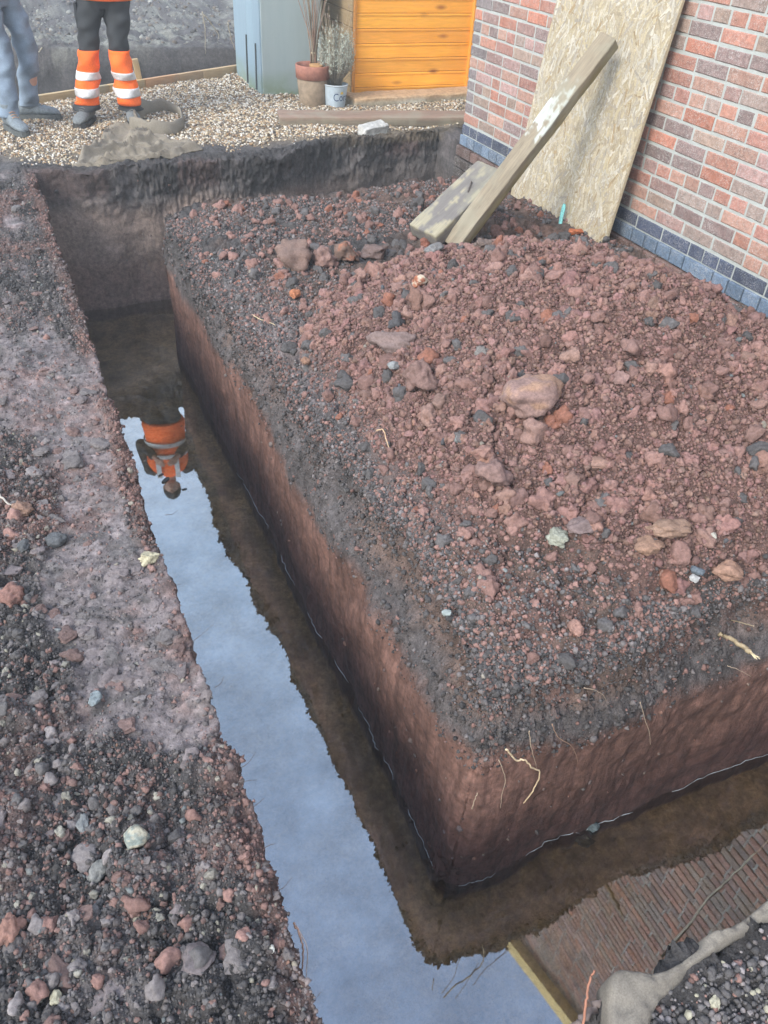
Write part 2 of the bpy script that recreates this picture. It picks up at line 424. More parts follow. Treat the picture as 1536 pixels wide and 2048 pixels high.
# --- colours of the layers and the loose surface
def shade(base, v, amp): return base * (1 + amp * v[..., None])
n_a = fbm(PX * 2.3, PY * 2.3, 3.1, 4); n_b = fbm(PX * 6.5, PY * 6.5, 8.1, 4); n_c = fbm(PX * 18, PY * 18, PZ * 18, 3)
def mixc(a, b, t): return a + (b - a) * t[..., None]
col = np.broadcast_to(dark, PX.shape + (3,)).copy()
redm = sstep(0.05, 0.5, n_a + 0.4 * n_b)                        # reddish crumbs in the trodden bank
col = mixc(col, grey * np.ones_like(col), sstep(-0.3, 0.5, n_b))
col = mixc(col, np.broadcast_to(red * 1.05, col.shape), .6 * sstep(.13, .17, GX) * (GX < .3))
col = mixc(col, red * 1.0 * np.ones_like(col), 0.6 * redm)
col = np.where(((GX > XN - .02) & (GY < YN + .02))[..., None], dark * 1.15, col)
lil2 = mixc(np.broadcast_to(lilac, col.shape), np.broadcast_to(np.array([.22, .155, .14]), col.shape), sstep(-.2, .5, n_b)); lil2 = mixc(lil2, np.broadcast_to(grey * 1.1, col.shape), sstep(.1, .6, n_c))
col = mixc(col, lil2 * .9, 0.78 * SMR * (GX < .5))
# the island: grey-brown crust by the trench, red heap, dark ground behind it
ic = mixc(np.broadcast_to(dark * 1.25, col.shape), np.broadcast_to(brown * 1.3, col.shape), sstep(-0.5, 0.4, n_a))
ic = mixc(ic, np.broadcast_to(red * .9, col.shape), .85 * sstep(2.6, 1.8, GY) * sstep(-.5, .2, n_b) * sstep(.98, 1.06, GX))
crust = np.exp(-((GX - 1.02) / 0.20) ** 2) * sstep(1.5, 2.2, GY) * sstep(4.3, 3.2, GY)
ic = mixc(ic, np.broadcast_to(lilac * 0.85, col.shape), np.clip(crust * (0.9 + 0.8 * n_b), 0, 0.85))
ic = mixc(ic, np.broadcast_to(red * 0.92, col.shape), HM * (0.92 - 0.35 * sstep(0.2, 0.7, n_b) * (HM < .8)))
ic = mixc(ic, np.broadcast_to(np.array([.15, .09, .07]), col.shape), sstep(2.0, 2.4, GX) * sstep(3.5, 3.7, GY) * sstep(-.4, .2, n_b) * .8)
col = mixc(col, ic, np.clip(ISL, 0, 1))
rv = (R1 * 0.9 + R2 * 1.2 + R3 * 0.9 - 1.1)
darklump = (R2 > 0.72) & (R3 > .4)
col = col * np.clip(1 + 0.28 * rv, 0.5, 1.6)[..., None]
col = np.where((darklump & (HM < 0.5) & (SMR < .5))[..., None], col * 0.55 + 0.012, col)
# far ground dark topsoil, gravel bed under the pebbles
gmask = sstep(6.05, 6.35, PY + 0.2 * n_a + 0.1 * n_b) * (dT < 0.03) * (GX < 4.6) * (PZ > -.06)
col = mixc(col, np.broadcast_to(dark * 1.05, col.shape), sstep(5.7, 5.95, GY))
col = mixc(col, np.broadcast_to(np.array([.20, .165, .12]), col.shape), gmask * .8)
lawn = sstep(10.4, 11.5, GY) * sstep(-.2, .5, n_b) * .5
col = mixc(col, np.broadcast_to(np.array([.085, .09, .06]), col.shape), lawn)
# wall strata
inwall = (bx > .55) & (PZ < -0.06) | ((by > .35) & (PZ < -0.06)) | ((PZ < -0.12) & (solid > .001))
d_ = -PZ + 0.05 * n_a + 0.035 * n_b
wc = mixc(np.broadcast_to(grey * .66, col.shape), np.broadcast_to(clay, col.shape), sstep(0.27, 0.36, d_))
wc = mixc(wc, np.broadcast_to(wine * 1.25, col.shape), sstep(0.48, 0.88, d_))
wc = wc * (1 + 0.26 * strk + 0.15 * n_c + .10 * ledge)[..., None]
farwall = (GY > 5.2) & (GY < 7)
fc = mixc(np.broadcast_to(dark * 1.25, col.shape), np.broadcast_to(np.array([.23, .18, .155]), col.shape), sstep(0.16, 0.34, d_))
fc = mixc(fc, np.broadcast_to(np.array([.19, .135, .115]), col.shape), sstep(0.5, 0.75, d_))
fc = mixc(fc, np.broadcast_to(dark * 1.1, col.shape), sstep(2.0, 2.8, GX) * .8)
wc = np.where(farwall[..., None], fc, wc)
wc = np.where((GY > 7)[..., None], dark * np.ones_like(wc) * (0.80 + .35 * n_b + .2 * n_c)[..., None], wc)
fg = sstep(10.0, 10.3, GY)
col = mixc(col, mixc(np.broadcast_to(dark * 1.2, col.shape), np.broadcast_to(np.array([.17, .17, .15]), col.shape), sstep(-.3, .5, n_b + .4 * n_c)), fg)
wallm = sstep(0.13, 0.22, -PZ + .03 * n_b) * np.where(inwall | (GY > 7), 1, 0)
col = mixc(col, wc, wallm)
col = np.where((PZ > -.13)[..., None] & (GY < 6.0)[..., None], col * (0.70 + .25 * SMR)[..., None], col)  # damp soil beneath the clods, with crevice shade painted into its colour
floorm = (solid < 0.02) & (GY < 6.6) & (PZ < -.9)
mud = np.array([.27, .205, .13]) * (1 + 0.35 * n_b + .25 * n_c)[..., None]
col = np.where(floorm[..., None], mud, col)
smooth = np.clip(np.where(floorm, 0.6, 0) + sstep(0.30, 0.42, d_) * np.where(inwall & ~farwall, 0.75, 0.0) + np.where(farwall & inwall, .25, 0) + 0.6 * SMR * (PZ > -.1), 0, 0.95)
nx, ny = GX.shape
idx = np.arange(nx * ny).reshape(nx, ny)
Fq = np.stack([idx[:-1, :-1], idx[1:, :-1], idx[1:, 1:], idx[:-1, 1:]], -1).reshape(-1, 4)
ground = npmesh('ground', np.stack([PX, PY, PZ], -1).reshape(-1, 3), Fq, SOIL, col=col.reshape(-1, 3), att={'smooth': smooth.ravel()})
tag(ground, kind='structure')
print('ground verts', nx * ny)

# ------------------------------------------------------------------ water
def m_water():
    k = NT('water'); t = k.t
    n = k.noise(3.0, 2, 0.5); b = k.bump(n, 0.02, 0.01)
    tr = k.n('ShaderNodeBsdfTransparent'); tr.inputs[0].default_value = (0.80, 0.72, 0.56, 1)
    gl = k.n('ShaderNodeBsdfGlossy'); gl.inputs['Roughness'].default_value = 0.020; gl.inputs['Color'].default_value = (.82, .91, 1, 1)
    k.l(b, gl.inputs['Normal'])
    fr = k.n('ShaderNodeFresnel'); fr.inputs['IOR'].default_value = 1.333
    film = k.ramp(k.noise(5.0, 7, 0.68), [(.3, 0), (.7, 1)])
    f = k.math('MULTIPLY_ADD', fr.outputs[0], 1.6, 0.165); f = k.math('MULTIPLY_ADD', film, 0.13, f)
    f = k.math('MINIMUM', f, 1.0)
    ms = k.n('ShaderNodeMixShader'); k.l(f, ms.inputs[0]); k.l(tr.outputs[0], ms.inputs[1]); k.l(gl.outputs[0], ms.inputs[2])
    k.l(ms.outputs[0], k.out.inputs[0]); t.nodes.remove(k.p)
    return k.m
WAT = m_water()
tag(npmesh('water', np.array([(-0.1, -3, WZ), (9, -3, WZ), (9, 6.5, WZ), (-0.1, 6.5, WZ)]), np.array([(0, 1, 2, 3)]), WAT), kind='structure')
# pale wavy line where the water meets the clay
def surf_lookup():
    return None
fm = m_plain('edge_line', (.48, .52, .56), 0.25, 200, .1)
col_i = np.argmin(np.abs(gx - XI)); 
def waterline(side):
    pts = []
    if side == 'L':
        ci = np.where((gx >= XI - 1e-5) & (gx <= XI + .0041))[0]
        for j in np.where((gy > 1.10) & (gy < 3.9))[0][::3]:
            zz = PZ[ci, j]; o = np.argsort(zz); pts.append((np.interp(WZ, zz[o], PX[ci, j][o]), np.interp(WZ, zz[o], PY[ci, j][o])))
    else:
        cj = np.where((gy >= YI - 1e-5) & (gy <= YI + .0041))[0]
        for i in np.where((gx > XI + .02) & (gx < 2.6))[0][::3]:
            zz = PZ[i, cj]; o = np.argsort(zz); pts.append((np.interp(WZ, zz[o], PX[i, cj][o]), np.interp(WZ, zz[o], PY[i, cj][o])))
    return pts
fmb = MB()
for side in 'LR':
    P = waterline(side)
    P = [(x + (-.004 if side == 'L' else 0), y + (-.004 if side == 'R' else 0)) for x, y in P]
    i = 0
    while i < len(P) - 6:
        n = random.randint(5, 26); seg = P[i:i + n]
        if len(seg) > 2:
            q = [(x + random.gauss(0, .0018), y + random.gauss(0, .0018), WZ + .001) for x, y in seg]
            fmb.tube(q, [0.0004] + [random.uniform(.0005, .0014) * (1 if random.random() < .9 else .4) for _ in q[1:-1]] + [0.0004], 5)
        i += n + (1 if random.random() < .5 else 7)
tag(fmb.build('water_edge', fm, smooth=True), kind='structure')

# ------------------------------------------------------------------ loose clods and pebbles (nobody could count them)
def ico(sub):
    bm = bmesh.new(); bmesh.ops.create_icosphere(bm, subdivisions=sub, radius=1.0); bm.verts.index_update()
    V = np.array([v.co[:] for v in bm.verts]); Fs = np.array([[v.index for v in f.verts] for f in bm.faces]); bm.free()
    return V, Fs
ICO = {1: ico(1), 2: ico(2), 3: ico(3), 4: ico(4)}
def rockshape(sub, seed, ang=0.5, rough=0.25):
    V, Fs = ICO[sub]; r = np.random.default_rng(seed); P = V.copy()
    for _ in range(int(ang * 14)):                      # planar cuts give it facets
        n = r.normal(size=3); n /= np.linalg.norm(n); d = r.uniform(0.55, 0.9)
        s = P @ n; P = P - np.outer(np.maximum(s - d, 0) * 0.9, n)
    o = r.uniform(0, 50, 3)
    P = P * (1 + rough * fbm(V[:, 0] * 1.6 + o[0], V[:, 1] * 1.6 + o[1], V[:, 2] * 1.6 + o[2], 4 if sub > 2 else 2))[:, None]
    return P * r.uniform(0.75, 1.2, 3), Fs
def rotm(n, r):
    q = r.normal(size=(n, 4)); q /= np.linalg.norm(q, axis=1)[:, None]; a, b, c, d = q.T
    return np.stack([np.stack([1 - 2 * (c * c + d * d), 2 * (b * c - a * d), 2 * (b * d + a * c)], -1),
                     np.stack([2 * (b * c + a * d), 1 - 2 * (b * b + d * d), 2 * (c * d - a * b)], -1),
                     np.stack([2 * (b * d - a * c), 2 * (c * d + a * b), 1 - 2 * (b * b + c * c)], -1)], 1)
def scatter(name, P, S, Cc, sub, seed, mat=None, ang=0.5, flat=1.0, nvar=10, rough=.25):
    r = np.random.default_rng(seed); VV = []; FF = []; CC = []; base = 0
    which = r.integers(0, nvar, len(P))
    for k in range(nvar):
        m = which == k; n = int(m.sum())
        if not n: continue
        V, Fs = rockshape(sub, seed * 100 + k, ang, rough); R = rotm(n, r)
        W = np.einsum('nij,vj->nvi', R, V) * S[m][:, None, None]; W[..., 2] *= flat
        W = W + P[m][:, None, :]; nv = len(V)
        VV.append(W.reshape(-1, 3)); FF.append((Fs[None] + (np.arange(n) * nv)[:, None, None]).reshape(-1, 3) + base)
        CC.append(np.repeat(Cc[m], nv, 0)); base += n * nv
    return np.concatenate(VV), np.concatenate(FF), np.concatenate(CC)
def join_scatter(name, parts, mat, label, cat):
    V, Fq, Cc = [], [], []; b = 0
    for v, f, c in parts: V.append(v); Fq.append(f + b); Cc.append(c); b += len(v)
    o = npmesh(name, np.concatenate(V), np.concatenate(Fq), mat, col=np.concatenate(Cc))
    return tag(o, label, cat, kind='stuff')
gz_cache = PZ
def ground_at(x, y):
    """height of the built ground sheet under plan points (flat areas only)"""
    i = np.clip(np.searchsorted(gx, x) - 1, 0, nx - 2); j = np.clip(np.searchsorted(gy, y) - 1, 0, ny - 2)
    tx = (x - gx[i]) / (gx[i + 1] - gx[i]); ty = (y - gy[j]) / (gy[j + 1] - gy[j])
    return (PZ[i, j] * (1 - tx) * (1 - ty) + PZ[i + 1, j] * tx * (1 - ty) + PZ[i, j + 1] * (1 - tx) * ty + PZ[i + 1, j + 1] * tx * ty)
def gcol(x, y):
    i = np.clip(np.searchsorted(gx, x), 0, nx - 1); j = np.clip(np.searchsorted(gy, y), 0, ny - 1); return col[i, j]
def moved(x, y):
    i = np.clip(np.searchsorted(gx, x), 0, nx - 1); j = np.clip(np.searchsorted(gy, y), 0, ny - 1)
    return PX[i, j], PY[i, j], PZ[i, j]
def powsize(r, n, a, b, p=2.2):
    u = r.random(n); return (a ** (1 - p) + u * (b ** (1 - p) - a ** (1 - p))) ** (1 / (1 - p))
stone_cols = np.array([[.12, .13, .13], [.16, .15, .14], [.09, .10, .11], [.20, .18, .15], [.22, .11, .08], [.28, .16, .12], [.17, .19, .19], [.07, .07, .075]])
r = np.random.default_rng(11)
parts = []
# heap
def heap_pts(n):
    x = r.uniform(0.86, 3.25, n); y = r.uniform(1.05, 4.9, n); h, m = heap(x, y); return x, y, m
x, y, m = heap_pts(330000); keep = r.random(len(x)) < m * 0.97; x, y = x[keep], y[keep]; n = len(x)
px, py, pz = moved(x, y)
S = powsize(r, n, .0026, .013, 3.0); cc = red * 1.05 * r.uniform(0.6, 1.3, (n, 1)) * r.uniform(.94, 1.06, (n, 3))
odd = r.random(n) < 0.012; cc[odd] = stone_cols[r.integers(0, 8, odd.sum())]
parts.append(scatter('a', np.stack([px, py, pz + S * .35], -1), S, cc, 1, 21, ang=.2, rough=.75, nvar=16))
x, y, m = heap_pts(4200); keep = r.random(len(x)) < m; x, y = x[keep], y[keep]; n = len(x); px, py, pz = moved(x, y)
S = powsize(r, n, .010, .044, 2.9); cc = red * 1.12 * r.uniform(0.8, 1.25, (n, 1)) * r.uniform(.95, 1.05, (n, 3))
odd = r.random(n) < 0.012; cc[odd] = stone_cols[r.integers(0, 8, odd.sum())]
parts.append(scatter('a', np.stack([px, py, pz + S * .05], -1), S, cc, 3, 22, ang=.6, rough=.6, nvar=24))
join_scatter('loose_clods', parts, CLOD, 'crumbly red brown clods of clay covering the spoil heap beside the trench', 'clods')
# dark trodden parts of island
parts = []
def pts_box(n, x0, x1, y0, y1): return r.uniform(x0, x1, n), r.uniform(y0, y1, n)
x, y = pts_box(130000, 0.85, 3.3, 1.05, 4.93); _, m = heap(x, y); keep = r.random(len(x)) > m * 1.0 ; x, y = x[keep], y[keep]
cr = fbm(x * 3, y * 3, 2.0, 3); keep = cr > -0.95 + .5 * (y > 2); x, y = x[keep], y[keep]; n = len(x); px, py, pz = moved(x, y)
S = powsize(r, n, .0026, .012, 3.0); t = r.random((n, 1)) + .3 * sstep(1.4, 2.2, y)[:, None] - .3; t = 1 - np.clip(t, 0, 1); t = np.where(y[:, None] < 1.9, .30 + .58 * r.random((n, 1)), r.random((n, 1))); cc = np.where(t < .5, dark * 1.25, np.where(t < .82, red * 1.1, grey * 1.15)) * r.uniform(.7, 1.4, (n, 1))
odd = r.random(n) < 0.025; cc[odd] = stone_cols[r.integers(0, 8, odd.sum())] * 1.2
parts.append(scatter('a', np.stack([px, py, pz + S * .3], -1), S, cc, 1, 31, ang=.2, rough=.35))
x, y = pts_box(900, 0.90, 3.25, 1.06, 4.9); n = len(x); px, py, pz = moved(x, y)
S = powsize(r, n, .015, .034, 2.6); t = r.random((n, 1)); cc = np.where(t < .35, dark * 1.2, red) * r.uniform(.8, 1.3, (n, 1))
odd = r.random(n) < 0.06; cc[odd] = np.array([.22, .10, .07])
parts.append(scatter('a', np.stack([px, py, pz + S * .25], -1), S, cc, 3, 32, ang=.45, rough=.4))
join_scatter('soil_crumbs', parts, CLOD, 'dark and reddish soil crumbs strewn round the foot of the spoil heap', 'crumbs')
# left bank
parts = []
x, y = pts_box(170000, -0.72, 0.200, 0.15, 5.7); k = SMR[np.clip(np.searchsorted(gx, x), 0, nx - 1), np.clip(np.searchsorted(gy, y), 0, ny - 1)]; keep = (k < .5) | (r.random(len(x)) < .15); x, y = x[keep], y[keep]
keep = (r.random(len(x)) < np.clip(1.35 - y * .22, .35, 1)) | (x > .165); x, y = x[keep], y[keep]; n = len(x); px, py, pz = moved(x, y); gc = gcol(x, y)
S = powsize(r, n, .0020, .0085, 2.7); t = r.random((n, 1)); t = np.where((x > .15)[:, None] & (t > .35), .85 + .15 * t, t); na = fbm(x * 2.3, y * 2.3, 3.1, 4)[:, None] * .5
cc = np.where(t + na < .55, dark * 1.1, np.where(t + na < .75, grey * 1.2, red * 1.15)) * r.uniform(.7, 1.5, (n, 1))
odd = r.random(n) < 0.03; cc[odd] = np.array([[.35, .33, .26], [.30, .17, .12], [.2, .23, .23]])[r.integers(0, 3, odd.sum())]
cc = lerp(gc, cc, .55); parts.append(scatter('a', np.stack([px, py, pz + S * .12], -1), S, cc, 1, 41, ang=.25, rough=.8, nvar=16))
x, y = pts_box(450, -0.72, 0.14, 0.2, 5.6); k = fbm(x * 3.2 + 4, y * 1.3, 8.8, 3); keep = (k < .2) & (r.random(len(x)) < np.clip(1.5 - y * .4, .15, 1)); x, y = x[keep], y[keep]; n = len(x); px, py, pz = moved(x, y)
S = powsize(r, n, .011, .026, 3.0); t = r.random((n, 1)); cc = np.where(t < .25, grey * 1.2, np.where(t < .6, dark * 1.4, red * 1.15)) * r.uniform(.8, 1.3, (n, 1))
parts.append(scatter('a', np.stack([px, py, pz + S * .2], -1), S, cc, 3, 42, ang=.5, rough=.35))
x, y = pts_box(5200, -0.72, 0.19, 0.15, 4.5); k = SMR[np.clip(np.searchsorted(gx, x), 0, nx - 1), np.clip(np.searchsorted(gy, y), 0, ny - 1)]; keep = ((k < .5) | (r.random(len(x)) < .1)) & (r.random(len(x)) < np.clip(1.2 - y * .2, .3, 1)); x, y = x[keep], y[keep]; n = len(x); px, py, pz = moved(x, y); gc = gcol(x, y)
S = powsize(r, n, .0050, .013, 2.9); t = r.random((n, 1)); cc = np.where(t < .35, dark * 1.4, np.where(t < .6, grey * 1.15, np.where(t < .9, red * 1.1, np.array([.26, .25, .21])))) * r.uniform(.7, 1.3, (n, 1)); cc = lerp(gc, cc, .75)
parts.append(scatter('a', np.stack([px, py, pz + S * .1], -1), S, cc, 3, 46, ang=.75, rough=.45, nvar=20))
# flattened clods of clay trodden into the bank
x, y = pts_box(420, -0.72, 0.17, 0.2, 5.4); keep = r.random(len(x)) < np.clip(1.2 - y * .18, .2, 1); x, y = x[keep], y[keep]; n = len(x); px, py, pz = moved(x, y)
S = powsize(r, n, .014, .042, 2.4); t = r.random((n, 1)); cc = np.where(t < .4, lilac * .62, np.where(t < .75, np.array([.155, .105, .095]), grey)) * r.uniform(.75, 1.15, (n, 1))
parts.append(scatter('a', np.stack([px, py, pz], -1), S, cc, 4, 45, ang=.7, flat=.42, rough=.30, nvar=16))
# near right bank
x, y = pts_box(9000, 0.74, 1.7, -0.1, 0.30); n = len(x); px, py, pz = moved(x, y)
S = powsize(r, n, .0025, .011, 2.3); t = r.random((n, 1)); cc = np.where(t < .7, dark * 1.3, np.where(t < .9, grey * 1.2, red)) * r.uniform(.6, 1.7, (n, 1))
odd = r.random(n) < 0.03; cc[odd] = np.array([.36, .34, .26])
parts.append(scatter('a', np.stack([px, py, pz + S * .3], -1), S, cc, 1, 43, ang=.25))
join_scatter('bank_rubble', parts, CLOD, 'dark grey and reddish stones and crumbs covering the trodden bank left of the trench', 'rubble')
# debris on the dug ground beyond the pit
x, y = pts_box(3500, -3, 4.5, 10.25, 14.5); n = len(x); pz = ground_at(x, y); S = powsize(r, n, .010, .045, 2.9); cc = np.array([[.10, .10, .10], [.22, .22, .20], [.15, .13, .11]])[r.integers(0, 3, n)] * r.uniform(.7, 1.3, (n, 1))
join_scatter('dug_debris', [scatter('a', np.stack([x, y, pz], -1), S, cc, 1, 44, ang=.3, rough=.4)], CLOD, 'grey debris and clods strewn over the dug ground beyond the pit', 'debris')
# gravel
x, y = pts_box(80000, -1.2, 4.9, 5.95, 8.75)
dd = (x - p0[0]) * nrm[0] + (y - p0[1]) * nrm[1]
g = 6.0 + 0 * x; k = fbm(x * 2.3, y * 2.3, 3.1, 4); k2 = fbm(x * 7, y * 7, 9.1, 3)
prob = sstep(5.95, 6.5, y + 0.30 * k + .12 * k2) ** 1.2
keep = (dd < -0.01) & (r.random(len(x)) < prob) & (y > yfar(x) + .12) & ~((x > 3.33) & (y < 6.0)); x, y = x[keep], y[keep]; n = len(x)
pz = ground_at(x, y); S = powsize(r, n, .0055, .012, 2.0); t = r.random(n)
pc = np.array([[.62, .52, .36], [.74, .68, .56], [.45, .30, .17], [.33, .25, .18], [.80, .77, .70], [.52, .40, .26], [.17, .15, .13]])[r.integers(0, 7, n)] * r.uniform(.5, .88, (n, 1))
V_, F_, C_ = scatter('a', np.stack([x, y, pz + S * .4], -1), S, pc, 1, 51, ang=.15, flat=.8)
join_scatter('gravel', [(V_, F_, C_)], m_attr('pebble', .7, 150, .15, .1), 'pale cream and tan pea gravel covering the yard behind the far trench', 'gravel')
# crumbs clinging to the dark topsoil shoulders of the cut
parts = []
sel = np.argwhere((PZ < -0.01) & (PZ > -0.36) & (GX > .8) & (GX < 3.3) & (GY > 1.0) & (GY < 5.1) & (wall | (PZ < -.03)))
NE = 150000; sel = sel[r.integers(0, len(sel), NE)]; P_ = np.stack([PX[sel[:, 0], sel[:, 1]], PY[sel[:, 0], sel[:, 1]], PZ[sel[:, 0], sel[:, 1]]], -1) + r.normal(0, .004, (NE, 3))
keep = r.random(NE) < np.exp((P_[:, 2] + .05) / 0.10) * (.35 + .65 * sstep(-.4, .2, fbm(P_[:, 0] * 6, P_[:, 1] * 6, P_[:, 2] * 6, 3))); P_ = P_[keep]; n = len(P_)
S = powsize(r, n, .0022, .012, 2.8); t = r.random((n, 1)) + .25 * sstep(-.12, 0, P_[:, 2])[:, None]; cc = np.where(t < .6, dark * 1.05, np.where(t < .85, grey * .9, red)) * r.uniform(.6, 1.35, (n, 1))
parts.append(scatter('a', P_, S, cc, 1, 61, ang=.3, rough=.5))
join_scatter('edge_crumbs', parts, CLOD, 'dark crumbs of topsoil clinging to the broken shoulders of the trench', 'crumbs')
# ------------------------------------------------------------------ brick house
def m_brick():
    k = NT('brick'); c0 = k.attr('col'); n1 = k.noise(45, 6, .7); n2 = k.noise(210, 3, .7); n3 = k.noise(9, 4, .6)
    c = k.mix(1.0, c0, k.ramp(n1, [(.3, .6), (.7, 1.35)]), 'MULTIPLY')
    eff = k.math('MULTIPLY', k.ramp(n2, [(.50, 0.0), (.68, .9)]), k.ramp(n3, [(.35, .25), (.6, 1.0)]))
    c = k.mix(eff, c, (.52, .52, .50))
    return k.done(c, .9, k.bump(n1, .6, .004))
def m_mortar():
    k = NT('mortar'); n1 = k.noise(30, 6, .7); n2 = k.noise(220, 3, .7)
    c = k.mix(n1, (.34, .37, .355), (.54, .58, .555)); c = k.mix(k.ramp(n2, [(.3, 0), (.6, .35)]), c, (.22, .22, .20))
    return k.done(c, .95, k.bump(n2, .6, .003))
BRICK, MORT = m_brick(), m_mortar()
WX = 3.33
house = tag(empty('brick_house', (WX, 5.79, 0)), 'red brick house wall with blue brick plinth and pale mortar, right of the spoil heap', 'house')
def topline(y): return 5.55 + 0.46 * (y - 2.95)
class _P: pass
def par(o, p):
    o.parent = p; o.matrix_parent_inverse = Matrix.Translation(p.location).inverted() if p.rotation_euler.z == 0 else p.matrix_basis.inverted(); return o
core = MB()
ys = (-1.2, 5.785); X0, X1 = WX + .006, 7.0
V = [(X0, ys[0], -.55), (X0, ys[1], -.55), (X0, ys[1], topline(5.79)), (X0, ys[0], topline(-1.2)), (X1, ys[0], -.55), (X1, ys[1], -.55), (X1, ys[1], topline(5.79)), (X1, ys[0], topline(-1.2))]
core.add(V, [(0, 1, 2, 3), (4, 7, 6, 5), (0, 3, 7, 4), (1, 5, 6, 2), (3, 2, 6, 7), (0, 4, 5, 1)])
# mortar sheet with a rough, hand-pointed surface
yy = np.arange(1.8, 5.79, .014); zz = np.arange(-.45, 2.6, .012); MYg, MZg = np.meshgrid(yy, zz, indexing='ij')
MXg = WX + .0015 + .0022 * fbm(MYg * 22, MZg * 22, 1, 4) + 0 * MYg
idx = np.arange(MYg.size).reshape(MYg.shape); Fq = np.stack([idx[:-1, :-1], idx[:-1, 1:], idx[1:, 1:], idx[1:, :-1]], -1).reshape(-1, 4)
par(core.build('wall', MORT), house)
par(npmesh('mortar_face', np.stack([MXg, MYg, MZg], -1).reshape(-1, 3), Fq, MORT), house)
bc = [(.36, .17, .125), (.34, .165, .13), (.21, .145, .135), (.27, .165, .145), (.36, .21, .16), (.28, .21, .18), (.34, .21, .19), (.20, .145, .135), (.30, .215, .17), (.40, .165, .11), (.36, .20, .15), (.37, .18, .13)]
def brick(m, y0, y1, z0, z1, col, x=0.0, yoff=0.0):
    """one worn brick: rounded face standing a few millimetres proud"""
    j = lambda a: random.uniform(-a, a)
    xf = WX - .0030 - x + j(.0010); c = .004
    y0 += j(.002); y1 += j(.002); z0 += j(.0018); z1 += j(.0018)
    t0, t1 = j(.0012), j(.0012)
    A = [(WX + .02, y0, z0), (WX + .02, y1, z0), (WX + .02, y1, z1), (WX + .02, y0, z1)]
    B = [(xf + c, y0, z0 + t0), (xf + c, y1, z0 + t1), (xf + c, y1, z1 + t1), (xf + c, y0, z1 + t0)]
    D = [(xf, y0 + c + j(.001), z0 + c + t0), (xf, y1 - c, z0 + c + t1), (xf, y1 - c + j(.001), z1 - c + t1), (xf, y0 + c, z1 - c + t0)]
    Fs = [(8, 9, 10, 11)]
    for i in range(4):
        k = (i + 1) % 4; Fs += [(i, k, 4 + k, 4 + i), (4 + i, 4 + k, 8 + k, 8 + i)]
    m.add(A + B + D, Fs, col)
bm_ = MB()
row = 0; z = .181
while z < 6.9:
    y = 5.785; r_ = random.Random(row * 13 + 5)
    pos = -0.1125 * (row % 2)
    first = True
    while y > -1.15:
        hd = (row % 5 == 3) and r_.random() < .8 or r_.random() < .13 or (first and row % 2)
        L = .1025 if hd else .215
        y1, y0 = y, y - L
        if z + .07 < topline(y0) - .02:
            c = r_.choice(bc); g = r_.uniform(.8, 1.15)
            if first and r_.random() < .4: c = (.18, .15, .15)
            brick(bm_, y0, y1, z + .007, z + .068, tuple(a * g for a in c))
        y = y0 - r_.uniform(.011, .015); first = False
    z += .075; row += 1
par(bm_.build('brickwork', BRICK, colors=True), house)
pl = MB()
for k, (z0, z1, xo, L0) in enumerate([(.106, .172, .002, .215), (.028, .098, .016, .1025)]):
    y = 5.785
    while y > -1.1:
        L = L0 if random.random() < .8 else (.1025 if L0 > .2 else .215)
        g = random.uniform(.7, 1.2); c = (.045 * g, .058 * g, .10 * g) if k == 0 else (.11 * g, .16 * g, .23 * g)
        brick(pl, y - L, y, z0, z1, c, xo); y -= L + .010
par(pl.build('plinth', BRICK, colors=True), house)
fo = MB()
for k in range(6):
    y = 5.79; z1 = .020 - k * .078
    while y > (1.5 if k < 1 else 4.2):
        L = random.choice([.215, .215, .1025]); g = random.uniform(.5, 1.1)
        if k == 0 or random.random() < .85:
            c = (.15 * g, .085 * g, .07 * g) if k == 0 else random.choice([(.17 * g, .075 * g, .045 * g), (.06 * g, .045 * g, .04 * g)])
            brick(fo, y - L, y, z1 - .066, z1, c, .030 + k * .006 + random.uniform(-.005, .01))
        y -= L + .012
par(fo.build('foundation', BRICK, colors=True), house)
fa = MB()
a_, b_ = (WX - .06, 5.9, topline(5.9)), (WX - .06, -1.2, topline(-1.2))
dv = Vector(b_) - Vector(a_); R = dv.to_track_quat('Y', 'Z').to_matrix()
fa.box((Vector(a_) + Vector(b_)) / 2 + Vector((0, 0, -.03)), (.10, dv.length, .17), R)
par(fa.build('fascia', m_plain('sunlit_fascia', (.80, .58, .22), .5, 30, .08)), house)  # warm sunlight on the fascia is put into its colour

